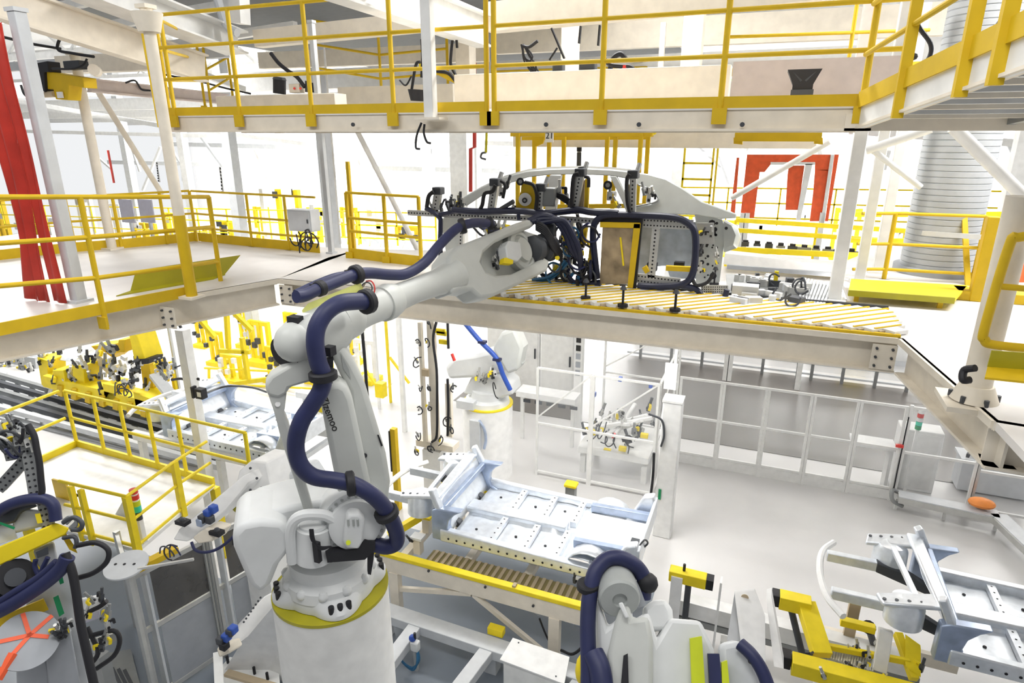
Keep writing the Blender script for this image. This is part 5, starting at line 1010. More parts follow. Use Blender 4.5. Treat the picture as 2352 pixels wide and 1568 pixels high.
# lattice base frame on the floor
t=thing('base_frame','light grey lattice base frame on the floor below the conveyor','frame',(-3.5,6.4,0))
zf=.42
A=Z(860,1395,zf);B=Z(1420,1600,zf)
B=V((-.9,6.62,zf)); A=V((-5.0,6.72,zf)); G().bar(A,B,.26,.16).out('main_beam','lgrey',t,bevel=.01)
for a,b in (((955,1440),(880,1540)),((1122,1492),(1040,1600)),((1340,1560),(1280,1640))): p=Z(*a,zf);q=Z(*b,zf); G().bar(p+V((0,0,-.01)),q+(q-p)*.4+V((0,0,-.01)),.20,.15).out('cross_beam','lgrey',t,bevel=.01)
for x in (-4.8,-3.0,-1.2): G().box((x,6.7,.17),(.18,.18,.34)).out('leg','lgrey',t)
t=thing('white_box','white box with a flat lid standing on the base frame at bottom centre','box',Z(1230,1520,zf)); q=[Z(1178,1464,.72),Z(1308,1508,.72),Z(1296,1570,.72),Z(1148,1514,.72)]; G().prism(q,(0,0,-.02)).out('lid','paper',t); c_=sum(q,V((0,0,0)))/4; G().prism([c_+(p-c_)*.9+V((0,0,-.021)) for p in q],(0,0,-.66)).out('case','white',t)
for p in (lerp(q[0],q[2],.12),lerp(q[2],q[0],.15)): G().cyl(p,p+V((0,0,.006)),.012,n=8).out('screw','dark',t)
t=thing('yellow_stop','small yellow stop block on the base frame by the conveyor leg','block',Z(1140,1445,.5)); G().box(Z(1140,1447,.55),(.24,.12,.12)).out('block','lemon',t,bevel=.01)
t=thing('floor_sensor','blue topped sensor post with hoses standing inside the base frame','sensor',Z(955,1500,.0)); p=Z(955,1500,.3); G().cyl(V((p.x,p.y,0)),p+V((0,0,.05)),.035,n=10).out('post','alu',t); G().box(p+V((0,0,.14)),(.12,.1,.16)).out('body','robotw',t,bevel=.02); G().ball(p+V((-.04,0,.26)),.055,10).out('blue_cap','blue',t); G().cyl(p+V((0,0,.26)),p+V((0,0,.36)),.02,n=8).out('black_tip','black',t)
for k in range(3): G().tube([p+V((.03,0,.1)),p+V((.08,-.05-.03*k,-.05)),p+V((0,-.12,-.15-.02*k)),p+V((-.2,-.08,-.12)),p+V((-.22,0,-.05))],.016,8,4).out('hose','teal',t)
t=thing('gear_motor','blue grey gear motor with cables beside the conveyor end','motor',Z(1280,1400,.7)); p=Z(1265,1395,.95); G().cyl(p+V((-.12,-.05,0)),p+V((-.12,.15,0)),.17,n=20).out('gearbox','grey',t); G().cyl(p+V((.0,.05,-.02)),p+V((.5,.05,-.12)),.1,n=18).out('motor','zincd',t)
for k in range(5): G().cyl(p+V((.1+k*.07,.05,-.04-k*.015)),p+V((.12+k*.07,.05,-.045-k*.015)),.115,n=18).out('fin','grey',t)
G().tube([p+V((.5,0,-.1)),p+V((.55,-.05,-.35)),p+V((.4,-.15,-.55)),p+V((.2,-.1,-.6))],.02).out('cable','black',t); G().tube([p+V((-.15,-.05,-.2)),p+V((-.05,-.05,-.45)),p+V((.1,-.05,-.75))],.014).out('cable','black',t)
# ---------------------------------------------------------------- right fixture under the second car
t=thing('yellow_fixture','yellow welding fixture frame at the bottom right below the second car floor','fixture',Z(1900,1500,.9))
def fb(a,b,w,h,z,name='frame_bar',m='lemon',z2=None): return G().bar(Z(*a,z),Z(*b,z if z2 is None else z2),w,h).out(name,m,t,bevel=.008)
fb((1790,1375),(1862,1392),.2,.2,1.25); fb((1850,1385),(1888,1505),.24,.14,1.25,z2=1.0); fb((1818,1522),(2110,1600),.22,.2,.95,); fb((1880,1480),(2090,1520),.06,.08,1.0); fb((2062,1455),(2100,1560),.1,.1,1.1,z2=.9); fb((1930,1425),(2010,1445),.1,.1,1.25)
G().prism([Z(2080,1465,1.15),Z(2115,1490,1.1),Z(2115,1555,.95),Z(2080,1530,1.0)],(0,.05,.02)).out('gusset','lemon',t)
for a in ((1783,1372),(1805,1512)): p=Z(*a,1.25 if a[1]<1400 else .95); G().box(p,(.12,.18,.18)).out('black_end','black',t,bevel=.01)
for a,b in (((1815,1390),(1842,1500)),((1995,1440),(2010,1490))): G().cyl(Z(*a,1.2),Z(*b,.55),.045,n=12).out('piston','dark',t); G().cyl(Z(*a,1.22),Z(*a,1.05),.09,n=12).out('piston_head','black',t)
g=G(); g.m=0; p=Z(1900,1500,.9); q=Z(2000,1530,.9); g.bar(p,q,.25,.03); 
for k in range(18): c=lerp(p,q,k/17); g.bar(c+V((0,-.12,.03)),c+V((.05,.12,.03)),.02,.02)
g.out('ribbed_strip','alu',t)
p=Z(2020,1540,.9); G().bar(p,Z(2035,1445,1.4),.16,.1).out('white_support','paper',t,bevel=.01); G().box(Z(1965,1380,1.3)+V((0,0,-.5)),(.14,.08,1.1)).out('tan_post','wood',t)
rnd=random.Random(41)
for k in range(14): clamp_unit(t,Z(rnd.uniform(1840,2120),rnd.uniform(1470,1560),1.0),rnd.uniform(.5,.9),rnd)
t=thing('right_conveyor','white conveyor base running behind the yellow fixture at the lower right','conveyor',(.6,8.3,0))
G().bar(Z(1540,1378,.6),Z(2110,1530,.6),.22,.26).out('side_beam','paper',t); G().bar(Z(1540,1412,.4),Z(2110,1560,.4),.1,.1).out('lower_beam','alud',t); G().bar(Z(1880,1450,.5),Z(2200,1530,.5),.08,.2).out('inner_beam','cream',t)
G().box((0.1,8.0,.25),(.14,.14,.5)).out('leg','white',t); G().box((1.3,7.6,.25),(.14,.14,.5)).out('leg','white',t)
t=thing('lift_post','yellow headed lift post with black piston right of the hooded robot','lift',Z(1570,1400,.3)); p=Z(1570,1322,1.3); G().bar(p+V((-.2,0,0)),p+V((.32,0,.0)),.18,.17).out('yellow_head','lemon',t,bevel=.01); G().box(p+V((.37,0,0)),(.1,.16,.16)).out('black_end','black',t); G().cyl(p+V((.08,0,-.08)),p+V((.08,0,-.9)),.045,n=12).out('piston','dark',t); G().box(p+V((-.08,-.1,-.45)),(.16,.03,.95)).out('side_plate','paper',t); G().cyl(p+V((0,0,.09)),p+V((0,0,.2)),.02,n=8).out('pin','black',t); G().box(p+V((.52,-.02,-.5)),(.03,.16,1.2)).out('thin_plate','paper',t); G().box(p+V((0,0,-1.1)),(.4,.3,.4)).out('base','white',t)
t=thing('white_guard_plate','tall white plate with an oval hole near the bottom right of centre','plate',Z(1720,1500,.3)); pl=[D(1687,1362,8.0),D(1733,1358,8.0),D(1757,1420,7.7),D(1758,1520,7.3),D(1705,1505,7.3)]
G().prism(pl,(.0,.06,0)).out('plate','paper',t); p=D(1711,1371,7.95); G().cyl(p,p+V((0,-.01,0)),.045,n=14).out('oval_hole','wood',t); G().prism([D(1687,1362,8.02),D(1705,1505,7.32),D(1670,1470,7.4)],(0,.05,0)).out('side_flange','lgrey',t)
t=thing('white_guard_plate','narrow white plate standing left of the yellow fixture end','plate',Z(1770,1500,.3)); G().prism([D(1760,1375,8.1),D(1772,1372,8.1),D(1800,1535,7.3),D(1778,1530,7.3)],(0,.2,0)).out('plate','paper',t)
# ---------------------------------------------------------------- hooded robot at the bottom centre
h3=V((CAM.x+.75,CAM.y-4.1,0)).normalized(); O3=D(1430,1400,5.15); n3=(CAM-O3).normalized()
def Q(px,py,k=0.): return PL(px,py,O3+n3*k,n3)
r3=thing('industrial_robot','nearest grey white robot at the bottom centre with a navy cable hoop','robot',(O3.x,O3.y,3.0))
ax=(Q(1432,1400,.35)-Q(1412,1325,0)).normalized()
G().lathe(Q(1408,1318,-.1),ax,[(.12,0),(.155,.04),(.165,.10),(.165,.34),(.15,.36),(.06,.365),(.055,.34)],32).out('motor_drum','robotd',r3)
G().lathe(Q(1402,1308,-.15),ax,[(.10,0),(.15,.03),(.19,.10),(.19,.16),(.17,.17)],32).out('motor_collar','robot',r3)
G().prism([Q(*q,.1) for q in ((1372,1370),(1395,1440),(1420,1420),(1432,1385),(1450,1390),(1455,1425),(1490,1405),(1510,1470),(1540,1420),(1610,1425),(1640,1490),(1660,1640),(1380,1640),(1372,1470))],-n3*.4).out('arm_housing','robotw',r3,bevel=.05)
G().prism([Q(*q,.18) for q in ((1412,1428),(1425,1392),(1446,1388),(1452,1420),(1490,1415),(1500,1470),(1500,1640),(1400,1640),(1395,1500))],-n3*.2).out('front_cover','robot',r3,bevel=.04)
G().prism([Q(*q,-.05) for q in ((1352,1360),(1366,1340),(1372,1370),(1390,1560),(1392,1640),(1362,1640),(1358,1500))],-n3*.3).out('side_plate','robotw',r3,bevel=.03)
G().prism([Q(*q,.2) for q in ((1432,1505),(1442,1500),(1446,1640),(1420,1640))],n3*.02).out('dark_slot','black',r3); G().prism([Q(*q,.2) for q in ((1420,1385),(1430,1382),(1446,1418),(1436,1420))],n3*.06).out('eye_lug','robotw',r3,bevel=.01)
G().prism([Q(*q,-.1) for q in ((1476,1395),(1500,1378),(1530,1375),(1545,1400),(1550,1450),(1480,1450))],-n3*.2).out('rear_motor','robotw',r3,bevel=.04)
G().prism([Q(*q,.15) for q in ((1583,1465),(1610,1460),(1622,1640),(1590,1640))],n3*.06).out('lime_band','lime',r3); G().prism([Q(*q,.12) for q in ((1655,1520),(1668,1515),(1680,1640),(1658,1640))],n3*.05).out('lime_band','lime',r3)
G().prism([Q(*q,.12) for q in ((1624,1500),(1650,1500),(1662,1640),(1632,1640))],n3*.05).out('navy_sleeve','navy',r3); G().prism([Q(*q,.05) for q in ((1655,1480),(1700,1470),(1735,1510),(1770,1640),(1660,1640))],-n3*.2).out('right_cover','lgrey',r3,bevel=.04)
G().tube([Q(1350,1640,.15),Q(1352,1540,.15),Q(1350,1440,.15),Q(1354,1370,.15),Q(1366,1315,.15),Q(1392,1285,.12),Q(1420,1280,.1),Q(1450,1292,.05),Q(1470,1310,.0),Q(1480,1335,-.05),Q(1478,1372,-.1)],.062,16,6).out('dress_cable','navy',r3)
G().tube([Q(1362,1500,.16),Q(1378,1540,.2),Q(1385,1600,.22),Q(1390,1660,.22)],.085,14).out('dress_cable','navy',r3); G().tube([Q(1700,1478,.1),Q(1728,1505,.14),Q(1755,1550,.15),Q(1785,1640,.15)],.05,12).out('dress_cable','navy',r3)
for p,r in ((Q(1350,1345,.15),.08),): G().lathe(p-V((0,0,.03)),(0,0,1),[(r,0),(r*1.12,.01),(r*1.12,.05),(r,.06)],18).out('cable_clip','black',r3)
G().ball(Q(1488,1338,-.03),.085,12).out('cable_clamp','black',r3); G().prism([Q(*q,.0) for q in ((1455,1320),(1470,1350),(1485,1390),(1470,1395),(1452,1360))],-n3*.1).out('dark_web','grey',r3)
G().ball(Q(1340,1535,.0),.09,12,(.7,1,1.6)).out('yellow_bumper','lemon',r3); G().cyl(Q(1724,1518,.12),Q(1724,1518,.16),.02,n=10).out('black_cap','black',r3)
G().cyl((O3.x+.1,O3.y-.1,0),(O3.x+.1,O3.y-.1,3.05),.3,.26,n=28).out('base_column','robotw',r3)
# ---------------------------------------------------------------- yellow platform at lower left
zp=1.5
P0=Z(178,1024,zp);P1=Z(492,1112,zp);P2=Z(316,1262,zp);P3=Z(165,1222,zp);P4=Z(60,1195,zp);P5=Z(60,1078,zp)
t=thing('work_platform','white topped work platform with yellow edges and railings at lower left','platform',(P2.x,P2.y,0))
G().prism([P0,P1,P2,P3,P4,P5],(0,0,-.06)).out('deck_plate','paper',t)
for a,b,n in ((P0,P1,'edge_board'),(P5,P0,'edge_board')): G().bar(a+V((0,0,.06)),b+V((0,0,.06)),.05,.14).out(n,'lemon',t)
for p in (P0,P1,P4): G().box((p.x,p.y,(zp-.06)/2),(.12,.12,zp-.06)).out('leg','lemon',t)
hh=hz(P0,897); H3=(hh,hh*.52)
railing('yellow railing along the far edge of the lower left work platform',[P0,lerp(P0,P1,.22),lerp(P0,P1,.42),lerp(P0,P1,.62),lerp(P0,P1,.82),P1+(P1-P0)*.25],[0,1,2,3,4,5],H3,0,.03,.035,m='lemon',drop=0,brk=False)
e_=Z(-30,1075,zp); railing('yellow railing running left from the corner post of the work platform',[P0+V((-.08,-.06,0)),P5+V((-.05,0,0)),P5+(P5-P0)*1.2],[2],H3,0,.03,.035,m='lemon',drop=0,brk=False)
hf=hz(P2,1140); railing('yellow corner railing at the front of the work platform near the signal lamp',[P3,P2,lerp(P2,P1,.55),P1+V((.1,-.1,0))],[1,2],(hf,hf*.55,.06),0,.026,.045,m='lemon',box=True,drop=.1,brk=False)
for k,(a,b) in enumerate((((165,1110),(192,1240)),((182,1112),(215,1250)))): G().bar(Z(*b,zp-.1),Z(*b,zp-.1)+V((0,0,hf+.05)),.07,.07,(0,1,0)).one('gate_post','lemon',['left post of the yellow double gate post on the work platform','right post of the yellow double gate post on the work platform'][k],'post')
t=thing('gate_stop','folded yellow plate beside the double gate post on the work platform','plate',Z(140,1130,zp)); G().prism([Z(118,1100,zp+.6),Z(150,1108,zp+.6),Z(160,1150,zp),Z(128,1140,zp)],(0,.03,0)).out('plate','yellow',t); G().prism([Z(128,1140,zp),Z(160,1150,zp),Z(160,1165,zp-.1),Z(128,1150,zp-.1)],(0,.2,0)).out('foot','lemon',t)
p=Z(320,1192,1.9); t=thing('signal_tower','signal lamp with red, yellow and green lenses by the platform corner post','signal lamp',(p.x,p.y,0)); G().box((p.x,p.y,1.7),(.07,.07,.4)).out('pole','white',t); z=1.9
for m,h,r in (('dark',.14,.05),('greenl',.10,.06),('lime',.08,.06),('paper',.03,.05),('redl',.07,.06),('paper',.03,.05),('redl',.06,.06)): G().cyl((p.x,p.y,z),(p.x,p.y,z+h),r,n=14).out('lens' if m!='dark' else 'socket',m,t); z+=h
G().prism([Z(265,1180,1.5),Z(285,1145,1.9),Z(300,1150,1.9),Z(300,1190,1.5)],(0,.02,0)).out('grey_plate','lgrey',t)
# track and yellow tooling
t=thing('floor_track','dark double rail track on the floor at left carrying the yellow tooling','track',Z(200,960,.2))
za=.25
def tl(pa,pb,w,h,m,n,z=za): A=Z(*pa,z);B=Z(*pb,z); d=(B-A)*.5; return G().bar(A-d*.3,B+d*.12,w,h).out(n,m,t)
G().prism([Z(-60,840,.05),Z(420,965,.05),Z(480,1075,.05),Z(-60,945,.05)],(0,0,-.04)).out('bed','concrete',t)
for a,b,m in (((0,862),(430,985),'alud'),((0,880),(440,1005),'dark'),((0,898),(450,1030),'alud'),((0,915),(460,1045),'dark'),((0,935),(470,1062),'lgrey')): tl(a,b,.13,.14,m,'rail')
for k in range(14): p=Z(10+k*34,856+k*9,.12); q=Z(10+k*34-14,938+k*9.2,.12); G().bar(p,q,.14,.06).out('sleeper','lgrey',t)
yk=9.9
tl_=thing('welding_fixture','yellow welding fixture crowded with black and chrome clamps on the left track','fixture',Y(240,930,yk))
def ty(pl,name='frame_plate',m='lemon',y=yk,d=.5): return G().prism([Y(*q,y) for q in pl],(0,d,0)).out(name,m,tl_,bevel=.015)
ty([(98,862),(392,935),(375,968),(98,888)],'base_beam'); ty([(85,820),(108,828),(112,890),(95,884)],y=yk+.2); ty([(120,850),(145,850),(150,888),(125,884)]); ty([(165,835),(190,840),(196,905),(170,900)],y=yk+.1); ty([(235,880),(262,886),(268,925),(240,918)]); ty([(305,900),(345,915),(350,945),(312,938)])
ty([(208,795),(262,790),(265,812),(245,828)],'top_plate','yellow',yk+.8); ty([(296,768),(314,768),(335,832),(310,835)],'tall_post'); ty([(308,826),(342,824),(340,836),(310,838)],'post_end','black',yk-.05,.4); ty([(272,780),(288,780),(284,810),(268,808)],'bracket','yellow',yk+.4)
ty([(205,820),(222,812),(262,840),(250,862)],'cream_panel','cream',yk+.5,.2); ty([(322,838),(342,836),(352,890),(330,900)],'bracket','yellow',yk+.4)
for k in range(8): ty([(130+k*32,884+k*8),(142+k*32,886+k*8),(142+k*32,912+k*8),(130+k*32,908+k*8)],'foot','yellow',yk-.05,.2)
rnd=random.Random(50)
for k in range(46): clamp_unit(tl_,Y(rnd.uniform(92,340),rnd.uniform(800,905)+0,yk+rnd.uniform(-.1,.5)) ,rnd.uniform(1.0,1.9),rnd)
for k in range(22): p=Y(rnd.gauss(290,16),rnd.gauss(855,22),yk-.1); G().box(p,(rnd.uniform(.05,.16),.08,rnd.uniform(.05,.14)),Matrix.Rotation(rnd.uniform(0,3),3,'Y')).out('chrome_clamp',rnd.choice(['alu','dark','paper','black']),tl_)
for k in range(5): loop(tl_,Y(285+rnd.uniform(-20,20),890+rnd.uniform(-10,12),yk-.2),.13,'dark',.015,rnd)
rnd=random.Random(51)
t=thing('welding_fixture','dark grey fixture with clamps behind the yellow one at the left edge','fixture',Y(20,850,12.5)); G().prism([Y(0,812,12.5),Y(80,822,12.5),Y(85,868,12.5),Y(0,862,12.5)],(0,.5,0)).out('body','lgrey',t)
for k in range(12): clamp_unit(t,Y(rnd.uniform(0,80),rnd.uniform(812,850),12.3),1.6,rnd)
t=thing('camera_arm','navy tool head on a thin arm with a looping hose left of the white column','tool',Y(385,855,9.6)); rnd=random.Random(52)
for k in range(7): clamp_unit(t,Y(385+rnd.uniform(-20,16),855+rnd.uniform(-16,14),9.6),1.3,rnd)
G().tube([Y(395,872,9.6),Y(420,870,9.5),Y(436,885,9.4),Y(440,905,9.3)],.03).out('hose','black',t); G().bar(Y(400,845,9.6),Y(432,832,9.6),.03,.03).out('arm','dark',t); G().bar(Y(355,860,10.2),Y(410,930,9.9),.25,.1).out('grey_slide','lgrey',t)
p=Y(402,880,11); G().box((p.x,11,p.z-.5),(.1,.1,2.2)).one('yellow_post','lemon','short yellow post standing left of the white column with the black camera box','post')
# white column with camera box
f=Y(478,1110,8.1); t=thing('steel_column','white square column with a black camera box left of the large robot','column',(f.x,8.1,0)); zt=Y(447,760,8.1).z
G().box((f.x,8.1,zt/2),(.19,.19,zt)).out('shaft','white',t,bevel=.01); G().box((f.x,8.1,.02),(.4,.4,.04)).out('base_plate','white',t)
q=Y(458,902,7.93); G().box(q+V((.04,0,0)),(.17,.12,.19)).out('camera_box','black',t); G().box(q+V((.06,-.065,0)),(.09,.012,.09)).out('lens_plate','paper',t); G().box(q+V((-.13,0,0)),(.05,.1,.22)).out('bracket','black',t); G().ball(Y(455,870,7.98),.03,8).out('knob','black',t)
G().tube([q+V((.1,0,0)),Y(500,892,8.7),Y(530,886,8.8),Y(580,890,9.2),Y(612,900,9.6)],.022).out('hose','dark',t); G().tube([Y(410,742,9.0),Y(424,768,8.95)],.03).out('top_cable','black',t)
# far lower left: pillars, yellow stairs and fences seen through the opening
rnd=random.Random(60)
for k,(px,py,y,w,l,m) in enumerate(((585,780,16,.3,'pale blue column far behind the robot elbow','lgrey'),(640,760,22,.2,'thin far white column beside the robot elbow','white'))): vcol(px,py,y,w,0,5.2,l,m,base=False)
for k,(a,b,l) in enumerate((((458,732),(494,775),'yellow stair stringer slanting under the left edge beam'),((535,715),(580,760),'second yellow stair stringer right of the first'),((520,715),(525,800),'yellow far stair post under the edge beam'),((556,775),(570,870),'yellow far post left of the blue column'),((505,805),(575,808),'yellow far crossbar below the stair stringers'),((540,880),(615,870),'yellow far kerb left of the robot link'),((522,890),(532,945),'yellow post behind the silver blue car floor'))): G().bar(Y(*a,12.5),Y(*b,12.5),.11,.11,(0,1,0)).one('stair_bar' if k<2 else 'far_bar','lemon',l,'bar')
for k in range(12): tool(470+k*34,795+(k%3)*40,0,rnd.uniform(.9,1.6),'blurred yellow and white tooling frame far behind the robot elbow','lower far tooling frames',rnd.choice(['lemon','lemon','white','paper']))
t=thing('far_fence','thin yellow far fence crossing behind the robot link','fence',Y(560,850,14)); 
for py in (845,880,915): G().bar(Y(470,py,14),Y(760,py+14,14),.05,.05).out('rail','lemon',t)
for px in (480,560,640,720): G().bar(Y(px,845,14),Y(px,940,14),.06,.06,(0,1,0)).out('post','lemon',t)
for k,(px,py,m) in enumerate(((555,955,'lemon'),(620,965,'lemon'),(540,985,'zinc'),(600,1000,'paper'),(700,905,'paper'),(735,935,'lemon'))): 
    p=Y(px,py,10.2); t=thing('fixture_block','%s block among the parts around the silver blue car floor, %s'%({'lemon':'yellow','zinc':'silver','paper':'white'}[m],['under its far rail','left of the robot link','by its front end','at its middle','beside the robot hose','right of the robot hose'][k]),'block',p); G().box(p,(.34,.2,.14)).out('body',m,t,bevel=.01); G().box(p+V((0,0,-.2)),(.08,.08,.3)).out('stem','lgrey',t)
# stands of the left car
t=thing('car_conveyor','white conveyor carrying the silver blue car floor behind the work platform','conveyor',(-10,9,0))
for y in (8.45,10.1): G().span((-12.2,y,1.15),(-7.9,y+.1,1.35)).out('side_beam','paper',t)
for x in (-12,-9.8,-8.0): G().box((x,8.5,.57),(.12,.12,1.14)).out('leg','white',t)
for k in range(5): G().bar((-11.8+k*.9,8.5,1.2),(-11.8+k*.9,10.1,1.2),.1,.1).out('cross_beam','lgrey',t)
# ---------------------------------------------------------------- aluminium guard cabinets
def guard(label,a,b,zt,split,hasbar=False):
    A=V(a);B=V(b); t=thing('guard_enclosure',label,'enclosure',A); up=V((0,0,1))
    for p in (A,B):
        G().bar(p,p+up*zt,.09,.09,(B-A)).out('profile_post','alu',t,bevel=.006)
        for q in (-.022,.022): G().bar(p+(B-A).normalized()*q+V((.046,-.046,0)),p+(B-A).normalized()*q+V((.046,-.046,0))+up*zt,.008,.008).out('profile_groove','alud',t)
    d=(B-A).normalized(); A2=A+d*.05;B2=B-d*.05
    for z in (.08,split,zt-.04): G().bar(A2+up*z,B2+up*z,.05,.07).out('rail','alu',t)
    G().bar(A2+d*.1+up*.1,A2+d*.1+up*(zt-.06),.16,.03,d).out('stile','lgrey',t)
    nrm=d.cross(up)
    G().prism([A2+d*.18+up*(split+.05),B2+up*(split+.05),B2+up*(zt-.08),A2+d*.18+up*(zt-.08)],nrm*.012).out('tinted_window','smoke',t); G().prism([A2+d*.18+up*.1,B2+up*.1,B2+up*(split-.05),A2+d*.18+up*(split-.05)],nrm*.012).out('lower_panel','grey',t)
    if hasbar: G().bar(A+d*.1+up*(zt+.05),lerp(A,B,.62)+up*(zt+.05),.12,.08).out('yellow_cover','yellow',t)
    return t
zc=2.05
ga_=Z(298,1322,zc); gb_=Z(468,1235,zc); gc_=Z(530,1205,zc); 
A=V((ga_.x,ga_.y,0));B=V((gb_.x,gb_.y,0)); B2=B+(B-A)*.62
guard('aluminium guard enclosure with tinted window and yellow top bar left of the pedestal',A,B,zc,1.15,True)
guard('narrower aluminium guard panel directly left of the robot counterweight',B+(B-A)*.04,B2,zc,1.15)
t=thing('guard_screen','long grey guard panel on the left side of the aluminium enclosure','panel',A); C1=A+V((-1.5,.9,0)); G().bar(C1,C1+V((0,0,zc-.3)),.07,.07,(1,0,0)).out('post','alu',t)
for z in (.1,.95,zc-.35): G().bar(A+V((-.05,.03,z)),C1+V((0,0,z)),.05,.05).out('rail','alu',t)
G().prism([A+V((-.05,.03,.1)),C1+V((0,0,.1)),C1+V((0,0,zc-.35)),A+V((-.05,.03,zc-.35))],(0,.01,0)).out('sheet','lgrey',t)
# round paddle on the cabinet
t=thing('round_paddle','flat grey round paddle with three holes above the guard enclosure','paddle',Z(290,1300,2.25)); p=Z(290,1297,2.3); n_=(V((.05,-.12,.99))).normalized(); g=G(); g.cyl(p-n_*.01,p+n_*.012,.25,n=40); g.out('disc','lgrey',t)
xx,yy=g.frame(n_)
for k in (-.1,0.02,.13): G().cyl(p+xx*k+n_*.012,p+xx*k+n_*.016,.018,n=10).out('hole','hole',t)
G().tube([p+V((-.12,0,-.05)),p+V((-.05,.02,-.14)),p+V((.1,0,-.12))],.03).out('hook','alu',t); G().bar(p+V((.2,0,0)),p+V((.75,.35,.05)),.03,.03).out('stem','alu',t); G().box((p.x,p.y,1.1),(.05,.05,2.2)).out('stand','alu',t)
# ---------------------------------------------------------------- white linkage arms left of the big robot
t=thing('linear_arm','white beam with blue sensors reaching left from the white arm block','arm',Z(480,1190,2.6)); 
def lb(pl,k,th,name,m='paper',bev=.02): return G().prism([D(x,y,d-k) for x,y,d in pl],(.05,th,0)).out(name,m,t,bevel=bev)
lb([(548,1082,8.4),(575,1058,8.5),(612,1062,8.5),(622,1110,8.5),(620,1180,8.4),(590,1190,8.4),(555,1170,8.4),(540,1120,8.4)],0,.4,'arm_block'); lb([(395,1240,8.0),(410,1215,8.0),(560,1090,8.4),(572,1110,8.4),(520,1170,8.3),(430,1245,8.0)],.1,.25,'beam'); lb([(480,1165,8.2),(505,1140,8.2),(530,1135,8.2),(515,1160,8.2)],-.1,.2,'rear_beam'); lb([(440,1235,7.9),(470,1212,7.9),(500,1220,7.9),(485,1245,7.9),(455,1250,7.9)],.1,.2,'end_block','cream')
lb([(530,1170,8.4),(560,1140,8.4),(592,1140,8.4),(585,1170,8.4),(548,1185,8.4)],-.05,.1,'olive_plate','olive')
for k,(px,py,m) in enumerate(((478,1178,'blue'),(490,1168,'blue'),(466,1190,'dark'),(462,1198,'zincd'),(482,1192,'dark'))): G().box(D(px,py,7.8),(.09,.09,.1)).out('sensor',m,t,bevel=.015)
for px,py in ((420,1198),(498,1222)): G().box(D(px,py,7.8),(.16,.1,.05)).out('black_pad','black',t); G().ball(D(px,py-4,7.8),.04,8).out('pad_knob','dark',t)
for px,py in ((575,1075),(590,1098),(575,1125),(565,1140),(600,1120)): G().cyl(D(px,py,8.35),D(px,py,8.25),.018,n=8).out('bolt','dark',t)
G().tube([D(440,1245,7.7),D(448,1262,7.65),D(470,1268,7.6),D(500,1260,7.6),D(530,1238,7.6),D(545,1220,7.6)],.018).out('cable','navy',t); G().prism([D(533,1232,7.6),D(548,1216,7.6),D(540,1240,7.6),D(533,1252,7.6)],(.02,.02,0)).out('black_bracket','black',t)
G().box(D(600,1180,8.5)+V((0,0,-1.4)),(.4,.4,2.6)).out('column','white',t)
for k in range(3): loop(t,D(392+k*8,1262,7.6),.08,['dark','black','navy'][k],.009,random.Random(k))
t=thing('grey_cover','pale blue grey sheet cover behind the robot link','cover',D(650,1120,8.6)); G().prism([D(612,1090,8.7),D(690,1080,8.8),D(715,1120,8.8),D(690,1170,8.7),D(615,1160,8.6)],(0,.4,0)).out('sheet','lgrey',t,bevel=.04); G().prism([D(700,1095,8.9),D(745,1110,8.9),D(755,1150,8.9),D(720,1160,8.9)],(0,.1,0)).out('brown_plate','wood',t)
t=thing('linear_arm','lower white beam with blue sensor block left of the white pedestal','arm',Z(550,1440,2.2)); 
lb([(494,1492,6.6),(508,1472,6.6),(606,1368,6.9),(618,1390,6.9),(540,1480,6.7),(512,1502,6.6)],0,.14,'beam'); lb([(495,1488,6.55),(520,1480,6.55),(528,1500,6.5),(502,1512,6.5)],0,.14,'end_block','cream')
for px,py,m in ((508,1470,'dark'),(520,1462,'blue'),(530,1450,'dark'),(535,1445,'blue'),(515,1482,'black')): G().box(D(px,py,6.45),(.08,.08,.08)).out('sensor',m,t,bevel=.012)
for k in range(8): G().cyl(D(560+k*5.5,1428-k*8,6.7),D(560+k*5.5,1428-k*8,6.66),.012,n=6).out('bolt','dark',t)
G().bar(D(500,1500,6.7),D(505,1600,6.4),.08,.08).out('leg','white',t)
t=thing('foot_frame','white bolted foot plate with gusset left of the white pedestal','foot plate',Z(570,1540,.1)); fp=[Z(497,1542,.12),Z(528,1508,.12),Z(640,1530,.12),Z(645,1610,.12),Z(540,1610,.12)]; G().prism(fp,(0,0,-.06)).out('plate','white',t); G().prism([Z(515,1540,.1),Z(600,1400,1.4),Z(640,1380,1.6),Z(640,1540,.1)],(.03,.08,0)).out('gusset','paper',t); G().bar(Z(520,1545,.14),Z(640,1580,.14),.1,.05).out('dark_slot','wood',t)
for px,py in ((524,1522),(555,1535),(585,1547),(615,1560)): p=Z(px,py,.12); G().cyl(p,p+V((0,0,.12)),.02,n=8).out('stud','black',t)
